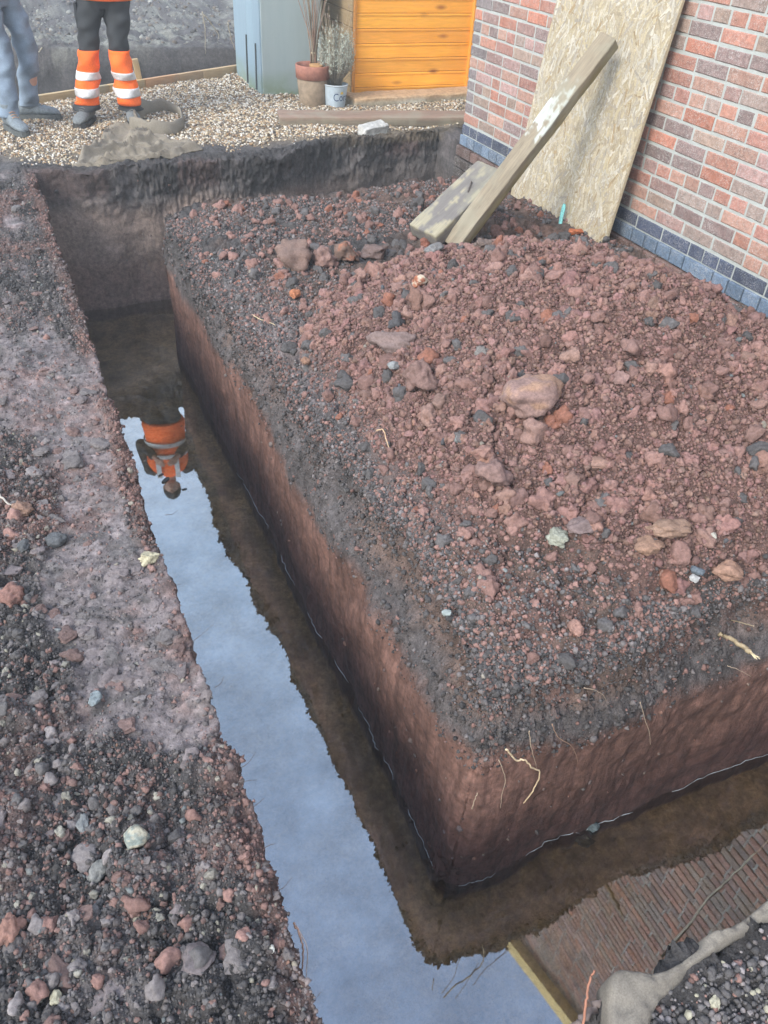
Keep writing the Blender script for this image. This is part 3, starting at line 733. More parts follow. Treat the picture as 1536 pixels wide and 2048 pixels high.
# ------------------------------------------------------------------ wood materials
def m_wood(name, grain=(3, 45, 45), rough=.85, knots=False, dirt=None, amp=.3):
    k = NT(name); v = k.vec(grain); n1 = k.noise(3.0, 8, .65, v, 1.2); n2 = k.noise(5, 4, .6)
    c = k.mix(1.0, k.attr('col'), k.ramp(n1, [(.3, 1 - amp), (.7, 1 + amp)]), 'MULTIPLY')
    if dirt: c = k.mix(k.ramp(n2, [(.48, 0), (.62, dirt[1])]), c, dirt[0])
    return k.done(c, rough, k.bump(n1, .5, .003))
def beam(name, L, W, T, mat, colf, parent=None, seg=.02, rough=.002, ch=.006, cut=None):
    """timber of length L along local x; colour from colf(x, y, z)"""
    bm = bmesh.new(); bmesh.ops.create_cube(bm, size=1)
    for v in bm.verts: v.co = Vector((v.co.x * L, v.co.y * W, v.co.z * T))
    bmesh.ops.bevel(bm, geom=bm.edges[:], offset=ch, segments=2, profile=.6, affect='EDGES')
    for ax, D in ((0, L), (1, W), (2, T)):
        nC = int(D / seg)
        for i in range(1, nC):
            no = [0, 0, 0]; no[ax] = 1; co = [0, 0, 0]; co[ax] = -D / 2 + D * i / nC
            bmesh.ops.bisect_plane(bm, geom=bm.verts[:] + bm.edges[:] + bm.faces[:], plane_co=co, plane_no=no)
    me = bpy.data.meshes.new(name); bm.to_mesh(me); bm.free()
    n = len(me.vertices); P = np.empty(n * 3, dtype=np.float32); me.vertices.foreach_get('co', P); P = P.reshape(-1, 3).astype(float)
    s_ = hash(name) % 17
    if cut: P = cut(P)
    Q = P + rough * np.stack([fbm(P[:, 0] * 8 + s_, P[:, 1] * 30, P[:, 2] * 30, 3), fbm(P[:, 0] * 9 + 5, P[:, 1] * 40, P[:, 2] * 40, 3), fbm(P[:, 0] * 9, P[:, 1] * 40 + 9, P[:, 2] * 40, 3)], -1)
    me.vertices.foreach_set('co', Q.astype(np.float32).ravel())
    a = me.attributes.new('col', 'FLOAT_COLOR', 'POINT'); c4 = np.ones((n, 4), dtype=np.float32); c4[:, :3] = colf(P); a.data.foreach_set('color', c4.ravel())
    return link(name, me, mat, parent, True)
def frame(a, b, up=(0, 0, 1), roll=0.0):
    """matrix placing local x from a to b, local z near up"""
    a, b = Vector(a), Vector(b); x = (b - a).normalized(); z = Vector(up); z = (z - x * z.dot(x)).normalized(); y = z.cross(x)
    M = Matrix((x, y, z)).transposed() @ Matrix.Rotation(roll, 3, 'X')
    return Matrix.Translation((a + b) / 2) @ M.to_4x4()
def smoothshade_off(o): o.data.polygons.foreach_set('use_smooth', np.zeros(len(o.data.polygons), dtype=bool))

# ------------------------------------------------------------------ OSB board leaning on the wall
BL, BR = Vector((3.105, 4.665, .0)), Vector((3.145, 3.675, -.03))
bx_ = (BR - BL).normalized(); upv = Vector((.115, .015, 1.29)); upv = (upv - bx_ * upv.dot(bx_)).normalized(); bn = upv.cross(bx_)   # bn faces the camera side?
if bn.x > 0: bn = -bn
Wb, Hb = (BR - BL).length, 1.92
osb = tag(empty('osb_board', BL), 'pale strand board sheet leaning upright against the brick wall', 'board')
def m_strand():
    k = NT('strand'); n = k.noise(120, 4, .6); c = k.mix(1.0, k.attr('col'), k.ramp(n, [(.3, .82), (.7, 1.15)]), 'MULTIPLY')
    n5 = k.noise(3.5, 5, .65); c = k.mix(k.ramp(n5, [(.5, 0), (.72, .35)]), c, (.30, .28, .22))
    return k.done(c, .8, k.bump(n, .3, .002))
STR = m_strand()
bb = MB(); cen = BL + bx_ * (Wb / 2) + upv * (Hb / 2) - bn * .009
Rb = Matrix((bx_, upv, bn)).transposed()
bb.box(cen, (Wb, Hb, .018), Rb, .002, col=(.40, .34, .23))
par(bb.build('board_core', STR, colors=True), osb)
pal = np.array([[.52, .45, .32], [.60, .54, .41], [.46, .39, .27], [.55, .47, .31], [.50, .45, .36], [.40, .30, .17], [.64, .60, .50], [.44, .40, .33]])
NS = 9000; rs = np.random.default_rng(5)
u = rs.uniform(.004, Wb - .004, NS); v_ = rs.uniform(.004, Hb - .004, NS)
an = rs.normal(math.pi / 2, .62, NS); ll = rs.uniform(.02, .055, NS); ww = rs.uniform(.003, .011, NS)
VV = []; FF = []; CCc = []
for i in range(NS):
    ca, sa = math.cos(an[i]), math.sin(an[i]); q = []
    for (a, b) in ((-1, -1), (1, -1.0), (1, 1), (-1, 1)):
        a2 = a * ll[i] * rs.uniform(.85, 1); b2 = b * ww[i] * rs.uniform(.6, 1)
        uu = u[i] + ca * a2 - sa * b2; vv = v_[i] + sa * a2 + ca * b2
        q.append((min(max(uu, .0005), Wb - .0005), min(max(vv, .0005), Hb - .0005)))
    h0 = .0002 + .0013 * rs.random()
    for k2, (uu, vv) in enumerate(q):
        VV.append(BL + bx_ * uu + upv * vv + bn * (h0 + .0003 * rs.random()))
    FF.append((4 * i, 4 * i + 1, 4 * i + 2, 4 * i + 3)); c = pal[rs.choice(8, p=[.18, .16, .15, .14, .13, .04, .12, .08])] * rs.uniform(.62, .84); CCc += [c] * 4
par(npmesh('strand_face', np.array([tuple(p) for p in VV]), np.array(FF), STR, col=np.array(CCc), smooth=False), osb)
# teal rag standing against the foot of the board
rg = MB(); pr = [Vector((3.085, 4.035, -.02)), Vector((3.088, 4.045, .02)), Vector((3.095, 4.055, .06)), Vector((3.10, 4.06, .10)), Vector((3.105, 4.065, .125))]
rg.loft([(p, (0, .017 * s, 0), (.007, 0, 0)) for p, s in zip(pr, (.9, 1, .85, 1.05, .6))], 12, fold=lambda i, q: .22 * math.sin(3 * q + i * 1.7))
tag(rg.build('rag', m_plain('teal_cloth', (.20, .50, .48), .8, 160, .35, .6), smooth=True), 'small twisted teal rag standing against the foot of the strand board', 'rag')

# ------------------------------------------------------------------ the leaning post and the block on it
PW = m_wood('old_timber', (3, 40, 40), .85, dirt=((.26, .25, .19), .5), amp=.22)
def post_col(P):
    n = fbm(P[:, 0] * 5, P[:, 1] * 30, P[:, 2] * 30, 4); n2 = fbm(P[:, 0] * 22, P[:, 1] * 60, P[:, 2] * 20, 3)
    c = np.array([.235, .20, .145]) * (1 + .15 * n)[:, None]
    side = sstep(.03, -.02, P[:, 2]); c = lerp(c, np.array([.21, .175, .08]), (side * .8)[:, None])
    m = sstep(-.05, .25, n2 + .62 - 5.5 * np.abs(P[:, 0] - .20) - .3 * np.abs(P[:, 1]) * 10) * sstep(.02, .035, P[:, 2])
    return lerp(c, np.array([.50, .56, .54]), (.75 * m)[:, None])
post = beam('timber_post', 1.33, .108, .075, PW, post_col, seg=.012, rough=.003)
post.matrix_world = frame((2.25, 3.86, .035), (3.10, 3.955, 1.0), (-.65, -.35, .7))
tag(post, 'long weathered timber post streaked with white paint, propped against the strand board', 'post')
def blk_col(P):
    n2 = fbm(P[:, 0] * 9, P[:, 1] * 26, P[:, 2] * 20, 4); c = np.array([.165, .155, .145]) * (1 + .12 * n2)[:, None]
    m = .75 * sstep(.1, .4, n2 * 1.3 + fbm(P[:, 0] * 40, P[:, 1] * 90, 0, 3) * .6 - 1.3 * P[:, 0] + 2.5 * P[:, 1] - .12) * sstep(.02, .03, P[:, 2])
    return lerp(c, np.array([.34, .31, .21]), m[:, None])
blk = beam('timber_block', .60, .205, .085, PW, blk_col, seg=.015, rough=.003, ch=.008)
blk.matrix_world = frame((2.12, 3.965, .075), (2.585, 4.13, .315), (-.45, -.32, .85), RA(-4))
tag(blk, 'short thick grey timber offcut with a metal staple, lying on the foot of the post', 'timber')
st = MB(); st.tube([(.06, -.03, .041), (.06, -.03, .052), (.13, .005, .053), (.13, .005, .041)], .0042, 6)
so_ = st.build('staple', m_plain('rusty_iron', (.10, .085, .075), .6, 80, .3), blk)

# ------------------------------------------------------------------ garden shed
SHC = m_wood('shed_orange', (2.2, 26, 26), .45, amp=.14)
def m_pine(name, base, kn):
    k = NT(name); v = k.vec((1.4, 20, 20)); n1 = k.noise(3, 7, .6, v, .8)
    c = k.mix(1.0, k.attr('col'), k.ramp(n1, [(.3, .82), (.7, 1.12)]), 'MULTIPLY')
    vk = k.vec((2.7, 1, 7.5)); d = k.vor(1.0, vk); c = k.mix(k.ramp(d, [(.055, .9), (.10, .55), (.2, 0)]), c, kn)
    n3 = k.noise(2.2, 3, .5); c = k.mix(k.ramp(n3, [(.45, 0), (.7, .4)]), c, base)
    return k.done(c, .42, k.bump(n1, .25, .002))
OR = m_pine('orange_stain', (.80, .30, .04), (.30, .09, .02)); BW = m_wood('bare_board', (2, 2, 30), .8, amp=.2)
shed = tag(empty('garden_shed', (3.125, 7.52, 0)), 'orange stained wooden shed clad in horizontal boards, behind the brick corner', 'shed')
SX0, SX1, SY0, SY1 = 3.125, 4.30, 7.52, 9.3
fb = MB(); sb = MB(); z = .002; k = 0
while z < 2.1:
    h = .117 if k else .081; g = random.uniform(.88, 1.1); c = (.95 * g, .42 * g * random.uniform(.94, 1.06), .06)
    fb.box(((SX0 + SX1) / 2, SY0 + .008 + .0, z + h / 2), (SX1 - SX0, .016, h - .004), None, .002, c)
    fb.box(((SX0 + SX1) / 2, SY0 + .0015, z + h - .012), (SX1 - SX0, .012, .016), None, .002, c)
    sb.box((SX0 + .008, (SY0 + SY1) / 2 + .03, z + h / 2), (.016, SY1 - SY0 - .04, h - .006), Matrix.Rotation(RA(-3), 3, 'Y'), .002, (.40 * g, .30 * g, .175 * g))
    z += h; k += 1
par(fb.build('front_wall', OR, colors=True), shed); par(sb.build('side_wall', BW, colors=True), shed)
t = MB(); t.box((SX0 + .0035, SY0 - .008, 1.05), (.022, .03, 2.1), None, .002, (.55, .24, .06)); par(t.build('corner_strip', OR, colors=True), shed)
t = MB(); t.box((SX1 + .02, SY0 - .012, 1.02), (.045, .04, 2.05), None, .003, (.72, .33, .06)); par(t.build('corner_post', OR, colors=True), shed)
t = MB(); t.box((SX1 + .35, SY0 + .09, 1.05), (.62, .02, 2.1), None, .002, (.80, .36, .06)); par(t.build('door', OR, colors=True), shed)
t = MB(); t.box(((SX0 + SX1) / 2 + .3, 8.45, 1.03), (1.72, 1.7, 2.04), None, 0, (.2, .14, .08)); par(t.build('shed_core', BW, colors=True), shed)
t = MB(); t.box((SX0 + .85, 8.4, 2.16), (2.1, 2.1, .05), Matrix.Rotation(RA(6), 3, 'X'), .004); par(t.build('roof', m_plain('felt', (.06, .06, .06), .9)), shed)
# step slab below the shed, long plank, broken block
CON = m_plain('concrete', (.36, .33, .27), .95, 40, .35, .6, .006)
def stone_slab(name, a, b, W, T, colf, mat, up=(0, 0, 1)):
    L = (Vector(b) - Vector(a)).length; o = beam(name, L, W, T, mat, colf, seg=.03, rough=.006, ch=.01); o.matrix_world = frame(a, b, up); return o
GENC = m_attr('dusty', .92, 35, .3, .5, .004)
def slabc(P):
    n = fbm(P[:, 0] * 4, P[:, 1] * 6, P[:, 2] * 8, 4); top = sstep(.015, .03, P[:, 2])
    c = lerp(np.array([.33, .29, .22]), np.array([.45, .42, .35]), sstep(-.2, .4, n)[:, None]); return lerp(c, np.array([.42, .27, .15]), (top * .8)[:, None])
s_ = stone_slab('timber_step', (2.99, 7.27, .03), (4.6, 7.36, .03), .26, .085, slabc, GENC); tag(s_, 'chunky weathered timber step daubed with cement under the orange shed', 'step')
def plc(P):
    n = fbm(P[:, 0] * 3, P[:, 1] * 30, P[:, 2] * 30, 4); top = sstep(.0, .012, P[:, 2])
    c = np.array([.19, .16, .12]) * (1 + .3 * n)[:, None]; return lerp(c, np.array([.235, .165, .125]) * (1 + .15 * n)[:, None], top[:, None])
pk = beam('wooden_plank', 1.68, .25, .065, PW, plc, seg=.03, rough=.002, ch=.004)
pk.matrix_world = frame((2.20, 6.80, .03), (3.80, 6.43, .045)); tag(pk, 'long brown scaffold plank lying flat in front of the shed', 'plank')
def blc(P): return np.array([.42, .42, .40]) * (1 + .2 * fbm(P[:, 0] * 30, P[:, 1] * 30, P[:, 2] * 30, 3))[:, None]
bk = beam('concrete_block', .24, .10, .085, GENC, blc, seg=.01, rough=.007, ch=.012)
bk.matrix_world = frame((2.71, 6.30, .015), (2.93, 6.37, .03), (.1, -.2, 1)); tag(bk, 'broken pale concrete block lying under the edge of the plank', 'block')

# ------------------------------------------------------------------ grey cabinet
def m_cab(name, a, b):
    k = NT(name); n = k.noise(4, 5, .6, k.vec((6, 6, .7))); n2 = k.noise(7, 5, .6)
    c = k.mix(n, a, b); zc = k.n('ShaderNodeSeparateXYZ'); k.l(k.tc.outputs['Object'], zc.inputs[0])
    alg = k.math('MULTIPLY', k.ramp(zc.outputs[2], [(.0, 1), (.22, 0)]), k.ramp(n2, [(.35, .2), (.6, 1)])); c = k.mix(alg, c, (.18, .24, .15))
    return k.done(c, .5, k.bump(n2, .1, .002))
CAB = m_cab('panel_lit', (.27, .34, .35), (.34, .40, .40)); CAB2 = m_cab('panel_shaded', (.20, .29, .36), (.27, .36, .42))  # one cabinet metal twice: lit front, shade painted into the bluer side
cab = tag(empty('metal_cabinet', (2.32, 7.69, 0)), 'tall blue grey metal cabinet with a slotted side, left of the shed', 'cabinet')
t = MB(); t.box((2.605, 7.715, .96), (.55, .05, 1.92), None, .006); par(t.build('front_panel', CAB), cab)
t = MB(); Rz = Matrix.Rotation(RA(2), 3, 'Z')
pts = [(2.326, 7.70), (2.335, 7.93), (2.30, 8.0), (2.335, 8.08), (2.36, 8.62)]
for (xa, ya), (xb, yb) in zip(pts[:-1], pts[1:]):
    L = math.hypot(xb - xa, yb - ya); t.box(((xa + xb) / 2, (ya + yb) / 2, .96), (.02, L + .004, 1.9), Matrix.Rotation(-math.atan2(xb - xa, yb - ya), 3, 'Z'), .002)
par(t.build('side_panel', CAB2), cab)
t = MB(); t.box((2.615, 8.2, .95), (.49, .82, 1.88), None, .01); par(t.build('cabinet_body', CAB2), cab)
for (yy_, z0, z1) in ((7.84, .03, .40), (8.02, .05, .44)):
    t = MB(); t.box((2.318 if yy_ < 7.9 else 2.288, yy_, (z0 + z1) / 2), (.012, .022, z1 - z0), Matrix.Rotation(RA(3), 3, 'X'), .002); par(t.build('slot', m_plain('slot_dark', (.05, .06, .06), .6)), cab)
t = MB(); t.box((2.61, 8.15, 1.93), (.62, 1.0, .04), None, .01); par(t.build('lid', CAB), cab)

# ------------------------------------------------------------------ pots and plants
TER = m_attr('terracotta', .85, 25, .25, .4, .003)
pot = tag(empty('terracotta_pot', (2.66, 7.30, 0)), 'large weathered terracotta pot standing against the grey cabinet', 'pot')
t = MB(); R0 = .112
t.lathe([(0, .0), (.105, .0), (.112, .01), (.138, .232), (.136, .236)], (2.66, 7.30, -.01), 48, (.27, .21, .15)); par(t.build('pot_body', TER, smooth=True, colors=True), pot)
t = MB(); t.lathe([(.136, .228), (.146, .230), (.150, .325), (.147, .333), (.137, .333), (.133, .30), (.120, .20)], (2.66, 7.30, -.01), 48, (.33, .15, .11)); par(t.build('rim', TER, smooth=True, colors=True), pot)
t = MB(); t.lathe([(0, .285), (.08, .29), (.136, .283)], (2.66, 7.30, -.01), 32, (.05, .04, .03)); par(t.build('potting_soil', GENC, colors=True), pot)
t = MB(); cx0, cy0 = 2.665, 7.23
t.lathe([(0, .0), (.046, .0), (.050, .03), (.056, .032), (.058, .056), (.052, .06), (.0, .05)], (cx0, cy0, .275), 32, (.38, .22, .10))
tag(t.build('small_terracotta_pot', TER, smooth=True, colors=True), 'small upturned terracotta pot resting on the soil of the large pot', 'pot')
BRK = m_attr('bark', .85, 60, .25, .3)
t = MB(); rt = random.Random(3)
for i in range(26):
    a = rt.uniform(0, 6.28); sp_ = rt.uniform(.05, .33); bx0 = 2.675 + rt.uniform(-.02, .02); by0 = 7.32 + rt.uniform(-.02, .02); hgt = rt.uniform(.8, 1.25)
    ps = []; ph = rt.uniform(0, 6)
    for j in range(9):
        s = j / 8; rr = .006 + sp_ * max(0, s - .12) ** 1.1
        ps.append((bx0 + rr * math.cos(a) + .012 * math.sin(5 * s + ph) * s, by0 + rr * math.sin(a) * .8 + .012 * math.cos(4 * s + ph) * s, .27 + hgt * s))
    t.tube(ps, [.0048 - .0034 * j / 8 for j in range(9)], 5, (.26 * rt.uniform(.8, 1.2), .20, .15))
    if rt.random() < .7:
        b = ps[5]; a2 = a + rt.uniform(-1, 1); t.tube([b, (b[0] + .05 * math.cos(a2), b[1] + .05 * math.sin(a2), b[2] + .12), (b[0] + .08 * math.cos(a2), b[1] + .07 * math.sin(a2), b[2] + .28)], [.002, .0016, .0008], 4, (.24, .18, .13))
t.lathe([(.020, .0), (.022, .006), (.020, .012)], (2.675, 7.32, .40), 12, (.5, .42, .28))
tag(t.build('bare_shrub', BRK, smooth=True, colors=True), 'leafless bundle of thin upright twigs growing in the large terracotta pot', 'shrub')
# bucket with lettering
bkt = tag(empty('metal_bucket', (2.835, 7.21, 0)), 'small white metal bucket with dark blue lettering beside the terracotta pot', 'bucket')
BM = m_attr('tin', .4, 18, .14, .15); bz = -.005
def tilt(p): return p
t = MB(); t.lathe([(0, .0), (.082, .0), (.084, .004), (.108, .186), (.110, .19), (.106, .19), (.080, .02), (0, .015)], (2.835, 7.21, bz), 48, (.46, .55, .62)); par(t.build('bucket_body', BM, smooth=True, colors=True), bkt)
t = MB(); t.lathe([(.1085, .183), (.113, .186), (.1135, .192), (.107, .194)], (2.835, 7.21, bz), 48, (.42, .47, .50)); par(t.build('rim', BM, smooth=True, colors=True), bkt)
t = MB(); t.tube([(2.725, 7.21, .16 + bz), (2.718, 7.20, .19 + bz), (2.722, 7.19, .205 + bz)], .004, 6, (.35, .38, .40)); par(t.build('handle_lug', BM, smooth=True, colors=True), bkt)
cu = bpy.data.curves.new('lettering', 'FONT'); cu.body = 'Corona'; cu.size = .072; cu.extrude = 0.0; cu.space_character = 1.02; cu.resolution_u = 3
to = bpy.data.objects.new('tmp_text', cu); C.objects.link(to); dg = bpy.context.evaluated_depsgraph_get()
me = bpy.data.meshes.new_from_object(to.evaluated_get(dg)); bpy.data.objects.remove(to); bpy.data.curves.remove(cu)
bm = bmesh.new(); bm.from_mesh(me)
for i in range(1, 40): bmesh.ops.bisect_plane(bm, geom=bm.verts[:] + bm.edges[:] + bm.faces[:], plane_co=(i * .006, 0, 0), plane_no=(1, 0, 0))
for v in bm.verts:
    zc = .070 + v.co.y * 1.25; rr = .084 + .0245 * (zc / .19) + .0007; th = RA(238) + (v.co.x) / rr * 1.0
    v.co = Vector((2.835 + rr * math.cos(th), 7.21 + rr * math.sin(th), bz + zc))
bm.to_mesh(me); bm.free(); me.name = 'lettering'
par(link('lettering', me, m_plain('blue_ink', (.03, .06, .16), .5), None, False), bkt)
t = MB()
for i, (dx, dz) in enumerate([(0, 0), (-.009, .004), (.009, .004), (-.005, .010), (.005, .010), (0, .013)]):
    th = RA(283) + dx / .1; rr = .084 + .0245 * ((.128 + dz) / .19) + .0012
    t.box((2.835 + rr * math.cos(th), 7.21 + rr * math.sin(th), bz + .128 + dz), (.011, .001, .008), Matrix.Rotation(th + math.pi / 2, 3, 'Z'))
par(t.build('crown_mark', m_plain('gold_ink', (.60, .42, .08), .5)), bkt)
# lavender
LAV = m_attr('lavender', .9, 60, .25, .2); rl = random.Random(8); t = MB(); Vn = []; Fn = []; Cn = []
def leaf(c, d, L, w_, col):
    d = Vector(d).normalized(); s = d.cross(Vector((rl.uniform(-1, 1), rl.uniform(-1, 1), rl.uniform(-.3, .3)))).normalized() * w_; c = Vector(c); n0 = len(Vn)
    Vn.extend([c - s, c + d * L * .5 - s * 1.2, c + d * L, c + d * L * .5 + s * 1.2]); Fn.append((n0, n0 + 1, n0 + 2, n0 + 3)); Cn.extend([col] * 4)
for i in range(170):
    a = rl.uniform(0, 6.28); rad = math.sqrt(rl.random()) * .15; hgt = rl.uniform(.24, .43) * (1.12 - .9 * rad); b = Vector((2.835 + .06 * math.cos(a) * rl.random(), 7.22 + .06 * math.sin(a) * rl.random(), .17))
    e = Vector((2.85 + rad * math.cos(a) * 1.05, 7.24 + rad * math.sin(a) * .9, .17 + hgt)); mth = (b + e) / 2 + Vector((rad * .45 * math.cos(a), rad * .45 * math.sin(a), 0))
    t.tube([b, mth, e], [.0026, .002, .001], 4, (.26, .23, .18))
    g = rl.uniform(.75, 1.2)
    for j in range(26):
        s = rl.uniform(.35, 1.0); p = b.lerp(mth, s * 2) if s < .5 else mth.lerp(e, s * 2 - 1); leaf(p, (rl.uniform(-1, 1), rl.uniform(-1, 1), rl.uniform(.2, 1.6)), rl.uniform(.014, .032), rl.uniform(.0012, .0026), (.44 * g, .48 * g, .41 * g))
for i in range(22):
    a = rl.uniform(0, 6.28); e = Vector((2.84 + .13 * math.cos(a), 7.24 + .12 * math.sin(a), rl.uniform(.58, .74))); t.tube([(2.835, 7.22, .3), (2.84 + .07 * math.cos(a), 7.23 + .07 * math.sin(a), .5), e], [.0012, .001, .0008], 4, (.42, .33, .22))
    t.tube([e, e + Vector((0, 0, .03))], [.003, .001], 5, (.38, .30, .24))
lv = tag(empty('lavender_plant', (2.835, 7.22, .17)), 'silvery grey lavender bush growing in the white metal bucket', 'plant')
par(t.build('stems', LAV, smooth=True, colors=True), lv); par(npmesh('leaves', np.array([tuple(p) for p in Vn]), np.array(Fn), LAV, col=np.array(Cn), smooth=False), lv)

# ------------------------------------------------------------------ timber edging with its stake
edg = tag(empty('timber_edging', (.386, 7.66, 0)), 'long low timber edging board between the gravel and the dug pit', 'edging')
def edc(P): return np.array([.40, .29, .16]) * (1 + .2 * fbm(P[:, 0] * 2.5, P[:, 1] * 20, P[:, 2] * 20, 4))[:, None]
cuts = [0, .34, .50, .66, .78, 1.0]; A0 = Vector((.30, 7.60, .028)); A1 = Vector((2.44, 8.72, .03))
for i in range(5):
    a = A0.lerp(A1, cuts[i]); b = A0.lerp(A1, cuts[i + 1]); L = (b - a).length - .004
    col_ = [(.40, .30, .17), (.44, .31, .16), (.42, .25, .14), (.36, .25, .15), (.41, .29, .17)][i]
    o = beam('edging_board', L, .04, .10, PW, (lambda P, c=col_: np.array(c) * (1 + .2 * fbm(P[:, 0] * 2.5, P[:, 1] * 20, P[:, 2] * 20, 4))[:, None]), seg=.05, rough=.001, ch=.003)
    o.matrix_world = frame(a, b); par_m = o.matrix_world.copy(); o.parent = edg; o.matrix_parent_inverse = Matrix.Translation(edg.location).inverted(); o.matrix_basis = par_m
o = beam('edging_stake', .36, .05, .035, PW, edc, seg=.05, rough=.002, ch=.003)
M_ = frame((1.355, 8.20, -.12), (1.315, 8.18, .235), (0, -1, 0)); o.parent = edg; o.matrix_parent_inverse = Matrix.Translation(edg.location).inverted(); o.matrix_basis = M_

# ------------------------------------------------------------------ hessian sack and its rolled strap
def m_cloth(name, a, b, sc=220):
    k = NT(name); n = k.noise(9, 6, .65); w1 = k.noise(sc, 3, .6)
    c = k.mix(n, a, b); c = k.mix(1.0, c, k.ramp(w1, [(.3, .75), (.7, 1.2)]), 'MULTIPLY'); return k.done(c, .95, k.bump(w1, .4, .002))
HES = m_cloth('hessian', (.10, .088, .07), (.30, .265, .21)); FAB = m_cloth('worn_fabric', (.14, .125, .10), (.26, .235, .19))
outl = [(150, 336), (176, 341), (205, 344), (245, 340), (290, 332), (330, 318), (372, 306), (412, 301), (395, 293), (345, 283), (300, 268), (262, 255), (232, 250), (214, 258), (204, 278), (185, 298), (158, 318)]
oc = np.array([atz(x, y, .015)[:2] for x, y in outl])
cen_ = oc.mean(0)
dth = np.arctan2(oc[:, 1] - cen_[1], oc[:, 0] - cen_[0]); o_ = np.argsort(dth); dth, oc = dth[o_], oc[o_]
rad_ = np.hypot(oc[:, 0] - cen_[0], oc[:, 1] - cen_[1])
nr, na_ = 46, 160; th = np.linspace(-math.pi, math.pi, na_, endpoint=False)
rr = np.interp(th, np.concatenate([dth - 2 * math.pi, dth, dth + 2 * math.pi]), np.concatenate([rad_] * 3))
rr = rr * (1 + .04 * fbm(np.cos(th) * 4, np.sin(th) * 4, 1.0, 3))
Rr = np.linspace(0.01, 1, nr); RR, TT = np.meshgrid(Rr, th, indexing='ij')
CXs = cen_[0] + RR * rr[None] * np.cos(TT); CYs = cen_[1] + RR * rr[None] * np.sin(TT)
gzv = np.maximum(ground_at(CXs.ravel(), CYs.ravel()).reshape(CXs.shape), -.06)
CYs = np.where(CYs < 5.95, 5.90 + (CYs - 5.70) * .2, CYs)
fold = .055 * np.abs(fbm(CXs * 3.0 + CYs * 2.2, CYs * 6.5, 2.0, 3)) + .022 * np.abs(fbm(CXs * 9 + CYs * 5, CYs * 15 - CXs * 6, 4.0, 3)) + .004 * fbm(CXs * 40, CYs * 40, 0, 2)
ua = (CXs - cen_[0]) * .85 + (CYs - cen_[1]) * .5; va = -(CXs - cen_[0]) * .5 + (CYs - cen_[1]) * .85
fold = .012 * np.abs(fbm(CXs * 12, CYs * 12, 4.0, 3)) + .060 * np.clip(1 - 2.6 * np.abs(fbm(ua * 1.6 + .3 * va, va * 5.5 + 2, 2.0, 2)), 0, 1) ** 2 + .028 * np.clip(1 - 2.6 * np.abs(fbm(ua * 4.5, va * 9 + ua * 3, 6.0, 2)), 0, 1) ** 2
rollL = np.exp(-((TT - math.pi * .93) / .5) ** 2) + np.exp(-((TT + math.pi * 1.07) / .5) ** 2)
CZs = gzv + .006 + fold * (1 - RR ** 6) + .05 * rollL * np.exp(-((RR - .86) / .10) ** 2) + .018 * np.exp(-((RR - .9) / .06) ** 2)
CZs = np.where(CYs < 5.88, CZs - (5.88 - CYs) * .6, CZs)
idx = np.arange(nr * na_).reshape(nr, na_); nxt = np.roll(idx, -1, axis=1)
Fq = np.stack([idx[:-1], idx[1:], nxt[1:], nxt[:-1]], -1).reshape(-1, 4)
sk = tag(npmesh('hessian_sack', np.stack([CXs, CYs, CZs], -1).reshape(-1, 3), Fq, HES), 'crumpled muddy hessian sack spread on the gravel at the far trench edge', 'sack')
md = sk.modifiers.new('thick', 'SOLIDIFY'); md.thickness = .006
# looped strap: a band standing on edge
lp = [atz(x, y, .02) for x, y in [(283, 262), (276, 250), (284, 236), (305, 226), (332, 223), (354, 229), (366, 243), (362, 257), (343, 266), (315, 268), (292, 266), (262, 258)]]
t = MB(); N = 90; lpv = [Vector(p) for p in lp]
def cr(P, s):
    n = len(P); i = min(int(s * (n - 1)), n - 2); f = s * (n - 1) - i; g = lambda k: P[max(0, min(n - 1, k))]
    a, b, c, d = g(i - 1), g(i), g(i + 1), g(i + 2); return .5 * ((2 * b) + (c - a) * f + (2 * a - 5 * b + 4 * c - d) * f * f + (3 * b - a - 3 * c + d) * f ** 3)
rings = []
for i in range(N):
    s = i / (N - 1); p = cr(lpv, s); q = cr(lpv, min(1, s + .01)) - cr(lpv, max(0, s - .01)); q.z = 0; q.normalize(); nr_ = Vector((-q.y, q.x, 0))
    h = .045 + .010 * math.sin(s * 9) + .004 * math.sin(s * 40); lean = nr_ * (.35 * math.sin(s * 5 + 1))
    zz = float(ground_at(np.array([p.x]), np.array([p.y]))[0]); rings.append((Vector((p.x, p.y, zz + h * .9)), (Vector((0, 0, 1)) + lean).normalized() * h, nr_ * .012))
t.loft(rings, 14, fold=lambda i, q: .10 * math.sin(i * .7 + 3 * q))
tag(t.build('fabric_strap', FAB, smooth=True), 'thick muddy fabric strap curled into a loop on the gravel beside the sack', 'strap')
# ------------------------------------------------------------------ where a line of sight meets the built ground
def hit(x, y, t1=14.0):
    g = _ray(x, y); g = g / np.linalg.norm(g); prev = 0.9
    ts = np.arange(0.9, t1, .01); X = g[0] * ts; Y = g[1] * ts; Zr = g[2] * ts + H
    G = ground_at(X, Y); k = np.argmax(Zr < G)
    return Vector((X[k], Y[k], G[k])), ts[k]
